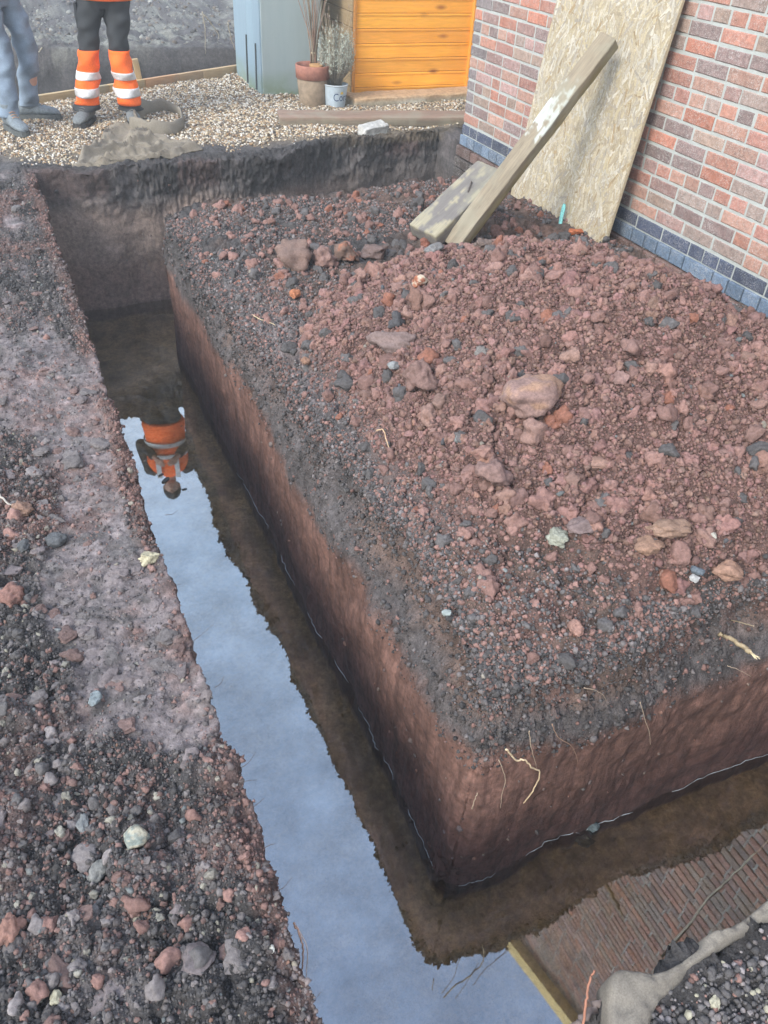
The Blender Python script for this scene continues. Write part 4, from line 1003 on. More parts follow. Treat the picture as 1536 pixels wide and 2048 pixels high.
# ------------------------------------------------------------------ single rocks and lumps one can point to
def rock(name, px, py, wpx, hpx, col, label, seed, ang=.6, rough=.28, cat='stone', sink=.25, group=None, col2=None, elong=1.0, zfix=None):
    if zfix is None: p, t = hit(px, py)
    else: p = Vector(atz(px, py, zfix)); t = (p - Vector((0, 0, H))).length
    depth = abs(np.dot(np.array(p) - np.array([0, 0, H]), _F)); rw = wpx / 2 * depth / F_PX; rh = hpx / 2 * depth / F_PX
    V, Fs = rockshape(4, seed, ang, rough); V = V / np.abs(V).max(0); r_ = np.random.default_rng(seed)
    D = rough * .22 * fbm(V[:, 0] * 5, V[:, 1] * 5, V[:, 2] * 5 + seed, 4); V = V * (1 + D)[:, None]
    rt_ = np.array([_R[0], _R[1], 0]); rt_ /= np.linalg.norm(rt_); fw_ = np.array([-rt_[1], rt_[0], 0])
    a = r_.uniform(-.35, .35); rt2 = rt_ * math.cos(a) + fw_ * math.sin(a); fw2 = -rt_ * math.sin(a) + fw_ * math.cos(a)
    W = V[:, :1] * rw * rt2 + V[:, 1:2] * rh * 1.15 * fw2 + V[:, 2:] * np.array([0, 0, min(rh, rw) * .85])
    n = fbm(V[:, 0] * 2.5, V[:, 1] * 2.5, V[:, 2] * 2.5 + seed, 4)[:, None]; c = np.array(col) * (1 + .22 * n)
    if col2 is not None: c = lerp(c, np.array(col2) * (1 + .2 * n), sstep(-.1, .35, n + .6 * V[:, :1]))
    o = npmesh(name, W, Fs, CLOD, col=c); o.location = p + Vector((0, 0, min(rh, rw) * (.85 - sink * 1.6))) 
    return tag(o, label, cat, group)
pk_, gy_, bl_, or_, br_ = (.21, .13, .11), (.15, .14, .135), (.13, .16, .17), (.30, .15, .09), (.13, .085, .07)
RK = [
 ('clay_lump', 1050, 815, 138, 105, (.25, .165, .145), 'largest pinkish clay lump, with an orange stained side, sitting on the spoil heap', 101, .5, .22, 'lump', .2, None, (.27, .17, .12)),
 ('clay_lump', 792, 700, 128, 58, (.17, .125, .115), 'long grey brown clay slab near the left foot of the spoil heap', 102, .5, .3, 'lump', .2, None, None),
 ('brick_fragment', 838, 573, 34, 32, (.30, .12, .07), 'small orange and cream brick fragment on the far crest of the heap', 103, .9, .15, 'brick', .1, None, (.42, .36, .28)),
 ('clay_lump', 592, 530, 84, 120, (.17, .115, .095), 'tall wedge shaped brown clay lump at the back left of the heap', 104, .7, .3, 'lump', .25, None, None),
 ('clay_lump', 645, 530, 62, 60, (.22, .14, .12), 'cracked pink clay lump beside the wedge shaped lump', 105, .6, .35, 'lump', .25, None, None),
 ('clay_lump', 692, 520, 66, 62, (.15, .10, .08), 'dark brown split clay lump third along behind the heap', 106, .6, .4, 'lump', .25, None, (.24, .11, .07)),
 ('clay_lump', 750, 512, 60, 40, (.14, .10, .09), 'low dark clay lump behind the brick fragment', 107, .5, .35, 'lump', .3, None, None),
 ('clay_lump', 982, 955, 86, 84, (.20, .13, .115), 'flat ragged clay slab below the largest pinkish lump', 108, .6, .35, 'lump', .35, None, None),
 ('clay_lump', 838, 770, 78, 80, (.18, .115, .10), 'rounded red clay lump below the long grey brown slab', 109, .4, .3, 'lump', .25, None, None),
 ('stone', 1112, 1095, 46, 52, (.27, .28, .23), 'pale greenish knobbly stone on the near slope of the heap', 110, .6, .4, 'stone', .2, None, None),
 ('clay_lump', 1452, 1152, 62, 44, (.27, .165, .12), 'bright orange brown clay lump near the right front of the heap', 111, .5, .3, 'lump', .2, None, None),
 ('stone', 1385, 1165, 22, 18, (.36, .36, .35), 'small white stone left of the bright orange lump', 112, .7, .2, 'stone', .2, None, None),
 ('stone', 1392, 1150, 30, 22, (.10, .12, .14), 'pair of dark blue grey pebbles by the small white stone', 113, .3, .3, 'stone', .3, None, None),
 ('clay_lump', 1188, 938, 76, 36, (.24, .15, .12), 'orange tinted clay lump right of the flat ragged slab', 114, .5, .3, 'lump', .25, None, None),
 ('clay_lump', 1335, 1072, 104, 42, (.235, .155, .115), 'long tan clay lump low on the right of the heap', 115, .5, .3, 'lump', .25, None, None),
 ('clay_lump', 1295, 1105, 66, 50, (.25, .155, .11), 'orange clay lump touching the lower end of the long tan lump', 116, .5, .3, 'lump', .25, None, None),
 ('clay_lump', 1165, 1062, 76, 40, (.16, .12, .115), 'flaky grey clay lump beside the pale greenish stone', 117, .5, .35, 'lump', .25, None, None),
 ('stone', 273, 1685, 58, 48, (.20, .23, .21), 'angular grey green flint on the left bank, largest stone there', 118, 1.0, .14, 'stone', .1, None, (.33, .31, .24)),
 ('stone', 300, 1127, 46, 30, (.40, .37, .26), 'pale yellowish stone at the very edge of the left bank', 119, .8, .3, 'stone', .1, None, None),
 ('stone', 193, 1402, 28, 32, (.17, .20, .21), 'small blue grey stone on the left bank above the flint', 120, .8, .2, 'stone', .2, None, None),
 ('clay_lump', 42, 1028, 54, 40, (.24, .15, .11), 'tan crumbly lump at the left edge of the photo', 121, .4, .4, 'lump', .2, None, None),
 ('stone', 112, 1085, 50, 34, (.09, .095, .10), 'black smooth cobble pressed in the smeared mud of the left bank', 122, .4, .2, 'stone', .3, None, None),
 ('stone', 50, 1098, 30, 28, (.08, .085, .09), 'smaller black cobble left of the smooth one in the smeared mud', 123, .4, .2, 'stone', .3, None, None),
 ('stone', 868, 512, 44, 36, (.16, .16, .16), 'grey broken stone at the foot of the timber offcut', 124, 1.0, .2, 'stone', .15, None, None),
 ('brick_fragment', 848, 495, 22, 22, (.24, .10, .07), 'small red brick chip between the offcut and the grey broken stone', 125, .8, .2, 'brick', .15, None, None),
 ('stone', 962, 505, 42, 34, (.15, .115, .10), 'brown stone under the bottom end of the timber post', 126, .6, .3, 'stone', .25, None, None),
 ('brick_fragment', 996, 505, 26, 40, (.24, .11, .08), 'upright red brick fragment beside the brown stone near the post', 127, .9, .2, 'brick', .25, None, None),
 ('brick_fragment', 1152, 468, 34, 14, (.34, .11, .05), 'flat orange red brick fragment by the teal rag', 128, .8, .2, 'brick', .2, None, None),
 ('brick_fragment', 590, 597, 24, 20, (.36, .15, .08), 'small orange brick chip below the wedge shaped clay lump', 129, .8, .2, 'brick', .1, None, None),
 ('slate_piece', 787, 744, 28, 22, (.22, .23, .23), 'flat square grey slate piece leaning below the long clay slab', 130, 1.0, .08, 'slate', .1, None, None),
 ('stone', 544, 1902, 13, 16, (.50, .50, .45), 'tiny white pebble at the edge of the left bank near the bottom', 131, .2, .1, 'stone', .1, None, None),
 ('stone', 203, 1745, 40, 58, (.17, .17, .16), 'long upright grey stone below the flint on the left bank', 132, .7, .25, 'stone', .3, None, None),
 ('stone', 168, 1650, 30, 48, (.18, .19, .19), 'narrow grey stone left of the flint on the left bank', 133, .8, .2, 'stone', .3, None, None),
 ('clay_lump', 1147, 1264, 36, 34, (.27, .16, .13), 'pink clay nugget on the near edge of the heap', 134, .4, .3, 'lump', .1, None, None),
 ('clay_lump', 612, 734, 22, 18, (.22, .13, .09), 'small brown clay nugget lying on the pale crust beside the heap', 135, .3, .3, 'lump', .05, None, None),
 ('clay_lump', 1238, 768, 36, 34, (.22, .14, .125), 'pale pink clay lump right of the largest one on the heap', 136, .5, .25, 'lump', .2, None, None),
 ('clay_lump', 22, 1205, 60, 62, (.20, .11, .09), 'dark red clay lump at the left edge below the tan one', 137, .5, .3, 'lump', .3, None, None),
 ('clay_lump', 20, 1870, 62, 60, (.22, .125, .10), 'large red clay lump at the lower left edge of the photo', 138, .5, .35, 'lump', .3, None, None),
 ('stone', 112, 2000, 26, 30, (.36, .34, .25), 'pale cream stone at the bottom left of the bank', 139, .6, .2, 'stone', .2, None, None),
 ('stone', 893, 1230, 22, 16, (.28, .32, .31), 'small pale green stone near the trench edge of the heap', 140, .6, .2, 'stone', .1, None, None),
 ('stone', 1418, 1080, 24, 20, (.38, .37, .32), 'small cream stone to the right of the long tan lump', 141, .8, .2, 'stone', .15, None, None),
 ('stone', 1425, 2012, 24, 26, (.38, .36, .27), 'pale yellow stone on the near right corner of gravelly soil', 142, .8, .2, 'stone', .2, None, None),
 ('stone', 1422, 2032, 1, 1, (.2, .2, .2), '', 143, .8, .2, 'stone', .2, None, None),
]
for q in RK:
    if q[3] > 4: rock(q[0], q[1], q[2], q[3], q[4], q[5], q[6], q[7], q[8], q[9], q[10], q[11], q[12], q[13])
rock('stone', 1178, 1652, 40, 30, (.10, .13, .14), 'dark wet stone breaking the water below the near trench face', 150, .6, .3, 'stone', .2, zfix=WZ - .005)
rock('stone', 1172, 1680, 46, 26, (.08, .075, .05), 'olive brown stone just under the water beside the wet stone', 151, .6, .3, 'stone', .75, zfix=WZ - .01)

# ------------------------------------------------------------------ roots
ROOT = m_attr('root', .85, 90, .2, .3)
def root(pts, r0, r1, col, label=None, group=None, name='root', extra=None):
    P = [Vector(p) for p in pts]; t = MB(); n = max(8, len(P) * 5); q = []
    for i in range(n):
        s = i / (n - 1); p = cr(P, s) if len(P) > 2 else P[0].lerp(P[1], s); q.append(p + Vector((random.gauss(0, r0 * .35), random.gauss(0, r0 * .35), random.gauss(0, r0 * .35))))
    t.tube(q, [lerp(r0, r1, i / (n - 1)) for i in range(n)], 6, col)
    if extra: extra(t, q)
    o = t.build(name, ROOT, smooth=True, colors=True); return tag(o, label, 'root', group)
RP, RY, RB = (.42, .33, .24), (.62, .50, .28), (.20, .15, .11)
def FY(pts, Y): return [aty(x, y, Y + random.uniform(-.01, .006)) for x, y in pts]
def FX(pts, X): return [atx(x, y, X + random.uniform(-.006, .01)) for x, y in pts]
root(FY([(1012, 1498), (1032, 1520), (1048, 1519), (1062, 1534), (1079, 1546), (1068, 1578), (1047, 1607)], .975), .0028, .0018, (.66, .52, .33), 'thickest pale root, kinked like an elbow, hanging from the near trench corner')
root(FY([(1058, 1462), (1063, 1498), (1074, 1536)], .975), .0014, .0009, RP, 'thin straight root meeting the elbow of the thickest pale root')
root(FY([(998, 1520), (1011, 1558), (1004, 1588), (1001, 1616)], .975), .0014, .0008, RP, 'thin root hanging left of the thickest pale root')
root(FY([(1104, 1448), (1116, 1474), (1145, 1494), (1156, 1527)], .98), .0015, .0008, (.34, .22, .15), 'brown root hanging right of the thickest pale root')
root(FY([(1280, 1404), (1291, 1442), (1298, 1462), (1301, 1490)], .98), .0014, .0008, RP, 'thin grey root low in the middle of the near clay face')
root(FY([(1168, 1376), (1192, 1381), (1208, 1392), (1214, 1408)], 1.04), .0013, .0006, RP, 'pale forked rootlet in the dark topsoil above the clay face')
root(FY([(944, 1619), (950, 1598), (955, 1586)], .97), .0018, .0012, RP, 'short pale root stub at the slumped trench corner')
root(FY([(1455, 1332), (1478, 1340), (1503, 1354)], 1.02), .0014, .0008, RP, 'thin pale root below the broken splintered root')
def splint(t, q):
    for i in range(9): t.tube([q[-1] + Vector((0, 0, random.uniform(-.005, .005))), q[-1] + (q[-1] - q[-8]).normalized() * random.uniform(.015, .04) + Vector((random.uniform(-.004, .004), random.uniform(-.006, .006), random.uniform(-.008, .006)))], [.0025, .0006], 4, (.68, .58, .38))
root([aty(1438, 1268, 1.10), aty(1468, 1282, 1.05), aty(1498, 1303, .99)], .006, .008, (.34, .27, .17), 'broken splintered root with pale torn end at the right of the near face', extra=splint)
root([aty(1462, 1240, 1.12), aty(1486, 1246, 1.06), aty(1508, 1252, 1.01)], .002, .0015, (.40, .33, .22), 'thin broken root just above the splintered one')
root(FX([(442, 760), (472, 769), (505, 790)], .855), .0018, .0010, (.46, .36, .18), 'yellowish root on the long clay face beside the dark crack')
root(FX([(693, 1158), (713, 1142)], .865), .0016, .0008, RY, 'short yellow root on the long clay face, right above the smear')
root(FX([(810, 1320), (830, 1305)], .88), .0014, .0008, RP, 'short pale root at the top of the smooth clay smear')
def onrow(pts, dz=.004): return [hit(x, y)[0] + Vector((0, 0, dz)) for x, y in pts]
root(onrow([(505, 632), (520, 640), (535, 645), (550, 655)]), .0022, .0014, (.55, .45, .28), 'curved yellow root lying on the crust beside the trench')
root(onrow([(752, 868), (765, 874), (775, 895), (778, 905)], .012), .0026, .0018, (.46, .32, .20), 'curved tan root sticking from the left slope of the heap')
root(onrow([(0, 995), (18, 1012), (30, 1022)], .01), .004, .002, (.36, .33, .29), 'grey stick at the left edge beside the tan lump')
RL = ['third', 'fifth', 'seventh', 'eighth', 'tenth', 'second', 'first', 'last', 'sixth', 'ninth in line', 'second to last'] ; RL[3] = 'eighth'; RL[9] = 'fourth from last'; RL[6] = 'first'
GR = 'fine rootlets poking from the left bank over the water'
for pts in [[(338, 1180), (350, 1172), (362, 1168)], [(386, 1282), (402, 1270), (428, 1248)], [(478, 1538), (496, 1526), (512, 1504)], [(466, 1572), (490, 1562), (514, 1560)], [(548, 1784), (566, 1776), (584, 1754)], [(330, 1030), (345, 1028), (356, 1020)], [(283, 925), (296, 918), (307, 922)], [(600, 2012), (625, 2004), (642, 1984)], [(430, 1375), (442, 1366), (448, 1352)], [(500, 1620), (515, 1608), (528, 1596)], [(520, 1700), (540, 1690), (552, 1688)]]:
    root([(p[0], p[1], p[2]) for p in [atz(x, y, -.05 - .02 * i) for i, (x, y) in enumerate(pts)]], .0010, .0004, (.22, .17, .14), RL.pop(0) + ' fine dark rootlet over the water, counting down the left bank edge', GR)
root([atz(x, y, z) for (x, y, z) in [(588, 1845, -.03), (602, 1880, -.06), (606, 1918, -.10), (600, 1962, -.16)]], .0024, .0014, (.42, .26, .19), 'thick pinkish root hanging over the water at the bottom of the left bank')
root([atz(x, y, z) for (x, y, z) in [(592, 1850, -.04), (614, 1896, -.07), (613, 1950, -.13), (616, 1985, -.18)]], .0013, .0007, (.50, .40, .34), 'thin pale root beside the thick pinkish hanging root')
for k_, pts in enumerate([[(405, 22), (410, 60), (411, 108)], [(408, 30), (425, 50), (437, 70), (436, 80)], [(85, 95), (72, 112), (66, 128), (58, 138)], [(455, 45), (462, 75), (470, 100)]]):
    root([aty(x, y, 9.86) for x, y in pts], .008, .003, (.30, .27, .21), ['pale straight root hanging on the far bank of the pit behind the workers', 'pale branching root beside the straight one on the far pit bank', 'curly pale root on the pit bank between the two workers', 'reddish root at the right end of the pit bank by the cabinet'][k_])
# cane lying in the water, floating leaves
root([atz(1334, 1897, WZ + .03), atz(1385, 1840, WZ + .02), atz(1420, 1792, WZ + .012), atz(1480, 1738, WZ + .004), atz(1545, 1672, WZ - .012)], .0042, .0030, (.50, .46, .34), 'long pale cane lying in the trench water at the lower right', name='cane')
LF = m_plain('leaf', (.035, .035, .03), .35, 50, .3)
for k_, (x, y, s, a, lb) in enumerate([(331, 960, .030, .7, 'larger dark leaf floating on the trench water'), (322, 949, .016, .2, 'smaller dark leaf floating just above the larger one'), (369, 978, .014, -.2, 'little dark leaf floating right of the larger one')]):
    t = MB(); p = Vector(atz(x, y, WZ + .003)); V = []
    for i in range(14):
        q = i / 14 * 6.283; V.append(p + Vector((s * math.cos(q) * math.cos(a) - s * .45 * math.sin(q) * math.sin(a), s * math.cos(q) * math.sin(a) + s * .45 * math.sin(q) * math.cos(a), .002 * math.sin(2 * q))))
    t.add(V + [v - Vector((0, 0, .0015)) for v in V], [tuple(range(14)), tuple(range(27, 13, -1))] + [(i, (i + 1) % 14, 14 + (i + 1) % 14, 14 + i) for i in range(14)]); o = tag(t.build('leaf', LF), lb, 'leaf')

# ------------------------------------------------------------------ geotextile membrane edge at the near right corner
outer = [(1216, 2110), (1219, 2050), (1222, 1962), (1262, 1958), (1302, 1959), (1345, 1944), (1398, 1906), (1416, 1878), (1462, 1866), (1500, 1838), (1540, 1808), (1600, 1780)]
inner = [(1292, 2110), (1300, 2040), (1318, 2000), (1335, 1985), (1360, 1962), (1392, 1930), (1424, 1908), (1450, 1892), (1476, 1876), (1506, 1862), (1540, 1846), (1600, 1822)]
Vv = []; Ff = []; N = 110; M_ = 14
op = [Vector(atz(x, y, .0)) for x, y in outer]; ip = [Vector(atz(x, y, .0)) for x, y in inner]
for i in range(N):
    s = i / (N - 1); a = cr(op, s); b = cr(ip, s)
    for j in range(M_):
        u_ = j / (M_ - 1); p = a.lerp(b, max(0, (u_ - .22) / .78)); z_ = .020 + .006 * float(fbm(np.array([p.x * 14]), np.array([p.y * 14]), 1.0, 4)[0])
        if u_ < .22: out = (a - b); out.z = 0; out = out.normalized() if out.length > 0 else out; d = (.22 - u_) / .22; p = a + out * .010 * math.sin(d * 1.5); z_ -= .075 * d * (1 + .3 * math.sin(s * 40))
        z_ -= .022 * max(0, u_ - .70) / .30; z_ += .004 * float(fbm(np.array([p.x * 60]), np.array([p.y * 60]), 4.0, 3)[0])
        Vv.append((p.x, p.y, z_))
for i in range(N - 1):
    for j in range(M_ - 1): k = i * M_ + j; Ff.append((k, k + M_, k + M_ + 1, k + 1))
MEM = m_cloth('membrane_cloth', (.07, .062, .053), (.27, .245, .205), 300)
mem = tag(npmesh('membrane', np.array(Vv), np.array(Ff), MEM), 'pale muddy membrane cloth folded over the near right trench edge', 'membrane')
md = mem.modifiers.new('thick', 'SOLIDIFY'); md.thickness = .003
root([atz(1238, 1994, -.02), atz(1205, 2008, -.02), atz(1165, 2034, -.02), atz(1140, 2060, -.04)], .010, .006, (.14, .11, .10), 'thick dark root under the membrane at the bottom of the photo', name='root')
root([atz(1166, 2070, -.03), atz(1170, 2016, .0), atz(1178, 1968, .02), atz(1189, 1940, .045)], .0028, .0022, (.30, .14, .09), 'upright reddish twig at the bottom edge beside the membrane', name='twig')

# ------------------------------------------------------------------ people
def remesh(o, vox, smooth=2):
    m = o.modifiers.new('r', 'REMESH'); m.mode = 'VOXEL'; m.voxel_size = vox; m.use_smooth_shade = True
    if smooth: m2 = o.modifiers.new('s', 'SMOOTH'); m2.iterations = smooth; m2.factor = .5
    dg = bpy.context.evaluated_depsgraph_get(); dg.update(); me = bpy.data.meshes.new_from_object(o.evaluated_get(dg)); o.modifiers.clear(); old = o.data; o.data = me; me.name = o.name; bpy.data.meshes.remove(old); return o
def limb(t, pts, rad, n=18, flat=1.0, fold=None):
    P = [Vector(p) for p in pts]; N = 6 * (len(P) - 1) + 1; rings = []
    for i in range(N):
        s = i / (N - 1); c = cr(P, s); d = (cr(P, min(1, s + .02)) - cr(P, max(0, s - .02))).normalized(); rr_ = float(np.interp(s, np.linspace(0, 1, len(rad)), rad))
        a = d.cross(Vector((0, 1, 0.01))); a.normalize(); b = d.cross(a); rings.append((c, a * rr_, b * rr_ * flat))
    t.loft(rings, n, fold=fold)
SKIN = m_plain('skin', (.45, .27, .20), .5, 50, .06, .1)
BOOT = m_attr('boot_leather', .8, 60, .3, .5)
def person(pos, face, hipc, kneeL, ankL, kneeR, ankR, toeL, toeR, label, cols, hivis):
    """joints in world coordinates; L is the person's left"""
    root_ = tag(empty('person', pos), label, 'person')
    f = Vector(face).normalized(); sd = Vector((-f.y, f.x, 0)); hip = Vector(hipc)          # sd points to the person's left
    hl, hr = hip + sd * .095, hip - sd * .095; ch = hip + Vector((0, 0, .42)) ; nk = hip + Vector((0, 0, .60)); hd = hip + Vector((0, 0, .76)) + f * .02
    shl, shr = hip + Vector((0, 0, .52)) + sd * .19, hip + Vector((0, 0, .52)) - sd * .19
    ell, elr = shl + Vector((0, 0, -.30)) + sd * .06 - f * .03, shr + Vector((0, 0, -.30)) - sd * .06 - f * .03
    wrl, wrr = ell + f * .22 - sd * .13 + Vector((0, 0, .03)), elr + f * .22 + sd * .13 + Vector((0, 0, .03))
    b = MB()
    for (h_, k_, a_) in ((hl, kneeL, ankL), (hr, kneeR, ankR)): limb(b, [h_, k_, a_], [.085, .072, .052, .054, .038])
    b.loft([(hip + Vector((0, 0, z)), sd * w_, f * d_) for z, w_, d_ in [(-.10, .12, .09), (-.02, .165, .115), (.1, .15, .10), (.25, .155, .11), (.42, .18, .115), (.52, .16, .09), (.56, .08, .06)]], 24)
    limb(b, [ch + Vector((0, 0, .1)), nk, hd], [.06, .052, .05])
    for (s_, e_, w_) in ((shl, ell, wrl), (shr, elr, wrr)): limb(b, [s_, e_, w_], [.055, .046, .042, .036, .027])
    # head: skull, jaw, nose, ears
    rings = []
    for z, w_, d0, d1 in [(-.115, .02, .02, .055), (-.10, .045, .02, .075), (-.07, .06, -.03, .09), (-.03, .068, -.06, .092), (.01, .075, -.08, .094), (.05, .077, -.09, .092), (.085, .07, -.085, .08), (.11, .05, -.06, .05), (.122, .02, -.02, .02)]:
        rings.append((hd + Vector((0, 0, z)) + f * (d0 + d1) / 2, sd * w_, f * (d1 - d0) / 2))
    b.loft(rings, 24)
    b.loft([(hd + f * .088 + Vector((0, 0, .02)), sd * .008, f * .008), (hd + f * .103 + Vector((0, 0, -.012)), sd * .014, f * .014), (hd + f * .098 + Vector((0, 0, -.026)), sd * .016, f * .012)], 10)
    b.loft([(hd + f * .092 + Vector((0, 0, -.052)), sd * .022, f * .008), (hd + f * .092 + Vector((0, 0, -.064)), sd * .020, f * .008)], 10)
    for sg in (1, -1): b.loft([(hd + sd * sg * .076 + Vector((0, 0, -.03)), sd * .010, f * .012), (hd + sd * sg * .082 + Vector((0, 0, 0)), sd * .010, f * .018), (hd + sd * sg * .080 + Vector((0, 0, .03)), sd * .010, f * .016)], 10)
    # hands: palm, four curled fingers, thumb
    for (e_, w_, sg) in ((ell, wrl, 1), (elr, wrr, -1)):
        d = (w_ - e_).normalized(); across = Vector((0, 0, 1)); nn = d.cross(across).normalized() * sg
        if nn.dot(-sd * sg) < 0: nn = -nn
        pc = w_ + d * .05
        b.loft([(w_ - d * .01, across * .026, nn * .018), (pc, across * .042, nn * .015), (w_ + d * .095, across * .042, nn * .013)], 14)
        for k, L in enumerate((.072, .080, .074, .058)):
            base = w_ + d * .092 + across * (.031 - .0205 * k); p1 = base + d * L * .42 + nn * .006; p2 = p1 + (d * .6 + nn * .8).normalized() * L * .33; p3 = p2 + (d * .1 + nn).normalized() * L * .27
            b.tube([base - d * .02, base, p1, p2, p3], [.0088, .0092, .0086, .008, .0062], 8)
        b0 = w_ + d * .03 + across * .034; b.tube([b0 - across * .012, b0 + across * .012 + d * .018, b0 + across * .022 + d * .042 + nn * .012, b0 + across * .022 + d * .062 + nn * .020], [.012, .0115, .0095, .0075], 8)
    body = b.build('body', SKIN, smooth=True); remesh(body, .006, 2); par(body, root_)
    t = MB()
    for sg in (1, -1): t.lathe([(0, -.011), (.008, -.008), (.011, 0), (.008, .008), (0, .011)], tuple(hd + f * .080 + sd * sg * .03 + Vector((0, 0, .016))), 12)
    for sg in (1, -1):
        t = MB(); t.lathe([(0, -.011), (.008, -.008), (.011, 0), (.008, .008), (0, .011)], tuple(hd + f * .083 + sd * sg * .03 + Vector((0, 0, .016))), 12); par(t.build('eye', m_plain('eye_dark', (.05, .04, .035), .2), smooth=True), root_)
    t = MB(); t.loft([(hd - f * .012 + Vector((0, 0, z)), sd * w_, f * d_) for z, w_, d_ in [(-.02, .078, .075), (.02, .082, .088), (.06, .084, .097), (.1, .07, .085), (.125, .045, .055), (.136, .01, .01)]], 24, fold=lambda i, q: .03 * math.sin(9 * q + i)); par(t.build('hair', m_plain('hair_dark', (.035, .025, .02), .7, 90, .4, .8), smooth=True), root_)
    # trousers
    FT = lambda ph, A=.035: (lambda i, q: A * math.sin(2.1 * i + 2 * q + ph) + A * .6 * math.sin(1.3 * i - 3 * q + ph * 2) + .02 * math.sin(5 * q + i * .7))
    def legpt(h_, k_, a_, s):   # 0 hip .. 1 hem
        return cr([Vector(h_), (Vector(h_) + Vector(k_)) / 2, Vector(k_), (Vector(k_) + Vector(a_)) / 2, Vector(a_) + Vector((0, 0, .0))], s)
    RADT = cols['rad']
    def legloft(t, h_, k_, a_, s0, s1, extra=0.0, n=24, N=16, ph=0.0, A=.035):
        rings = []
        for i in range(N):
            s = lerp(s0, s1, i / (N - 1)); c = legpt(h_, k_, a_, s); r_ = float(np.interp(s, np.linspace(0, 1, len(RADT)), RADT)) + extra
            w = 1 + A * (1.2 * math.sin(31 * s + ph) + .9 * math.sin(57 * s + 2 * ph)); rings.append((c + f * .008 * math.sin(23 * s + ph), sd * r_ * w, f * r_ * 1.08 * w))
        t.loft(rings, n, fold=lambda i, q: .05 * math.sin((s0 + (s1 - s0) * i / (N - 1)) * 26 + 2 * q + ph) * 1.5 + .05 * math.sin((s0 + (s1 - s0) * i / (N - 1)) * 44 - 3 * q))
    cut = .50 if hivis else 1.0; t = MB()
    for h_, k_, a_, ph in ((hl, kneeL, ankL, 0), (hr, kneeR, ankR, 1.7)): legloft(t, h_, k_, a_, 0.0, cut, 0, 24, 26, ph)
    t.loft([(hip + Vector((0, 0, z)), sd * w_, f * d_) for z, w_, d_ in [(-.13, .14, .10), (-.06, .185, .125), (.02, .185, .13), (.12, .17, .12)]], 28)
    tr = t.build('trousers', cols['trouser'], smooth=True); remesh(tr, .009, 1); par(tr, root_)
    if hivis:
        for h_, k_, a_, ph in ((hl, kneeL, ankL, 0), (hr, kneeR, ankR, 1.7)):
            t = MB(); legloft(t, h_, k_, a_, .495, .93, .003, 30, 20, ph); pn = par(t.build('shin_panel', cols['orange'], smooth=True), root_)
            for s0, s1 in ((.67, .735), (.80, .865)):
                t = MB(); legloft(t, h_, k_, a_, s0, s1, .0065, 30, 6, ph); st_ = t.build('reflective_stripe', cols['silver'], smooth=True); st_.parent = pn
                st_.matrix_parent_inverse = Matrix.Identity(4)
            t = MB(); legloft(t, h_, k_, a_, .925, 1.0, .001, 30, 6, ph); par(t.build('trouser_hem', cols['trouser'], smooth=True), root_)
        t = MB(); pp = hr + (Vector(kneeR) - hr) * .45 - sd * .078; t.box(pp, (.02, .12, .16), Matrix((sd, f, Vector((0, 0, 1)))).transposed(), .006); par(t.build('thigh_pocket', cols['trouser']), root_)
    # jacket
    t = MB(); zh = cols['hem']
    t.loft([(hip + Vector((0, 0, z)), sd * w_, f * d_) for z, w_, d_ in [(zh, .205, .15), (zh + .04, .21, .155), (.1, .20, .15), (.25, .20, .15), (.42, .215, .15), (.52, .19, .12), (.575, .10, .085), (.60, .075, .075)]], 30, fold=FT(0, .018))
    jk = t.build('jacket', cols['jacket'], smooth=True); remesh(jk, .009, 1); par(jk, root_)
    t = MB()
    for (s_, e_, w_, ph) in ((shl, ell, wrl, 0), (shr, elr, wrr, 2)): limb(t, [s_ - (s_ - ch) * .12, s_, e_, w_], [.070, .074, .062, .056, .050, .042], fold=FT(ph, .03))
    sv = t.build('sleeves', cols['trouser'], smooth=True); remesh(sv, .009, 1); par(sv, root_)
    t = MB(); t.loft([(hd - f * .006 + Vector((0, 0, z)), sd * w_, f * d_) for z, w_, d_ in [(.0, .088, .108), (.05, .092, .112), (.10, .078, .095), (.135, .048, .058), (.145, .01, .01)]], 24); par(t.build('cap', cols['trouser'], smooth=True), root_)
    if hivis:
        for z0 in (.13, .27):
            t = MB(); t.loft([(hip + Vector((0, 0, z)), sd * .214, f * .162) for z in (z0, z0 + .05)], 40, cap=False); s_ = t.build('reflective_stripe', cols['silver'], smooth=True); s_.parent = jk; s_.matrix_parent_inverse = Matrix.Identity(4)
        for sg in (1, -1):
            t = MB(); R3 = Matrix((sd, f, Vector((0, 0, 1)))).transposed(); t.box(hip + sd * sg * .09 + f * .158 + Vector((0, 0, .42)), (.05, .01, .24), R3, .003); s_ = t.build('reflective_stripe', cols['silver']); s_.parent = jk; s_.matrix_parent_inverse = Matrix.Identity(4)
    # boots: sole and upper with laces
    for a_, toe, nm in ((ankL, toeL, 0), (ankR, toeR, 1)):
        a_ = Vector(a_); d = Vector(toe); d.z = 0; d.normalize(); s2 = Vector((-d.y, d.x, 0)); g0 = Vector((a_.x, a_.y, 0.008)); t = MB()
        rg_ = []
        for x_, w_, z0, z1 in [(-.085, .020, .03, .07), (-.075, .034, .028, .115), (-.04, .041, .026, .15), (.0, .043, .026, .155), (.045, .045, .026, .13), (.09, .049, .026, .10), (.14, .052, .026, .088), (.18, .047, .026, .078), (.205, .032, .027, .062), (.214, .014, .03, .05)]:
            rg_.append((g0 + d * x_ + Vector((0, 0, (z0 + z1) / 2)), s2 * w_, Vector((0, 0, (z1 - z0) / 2))))
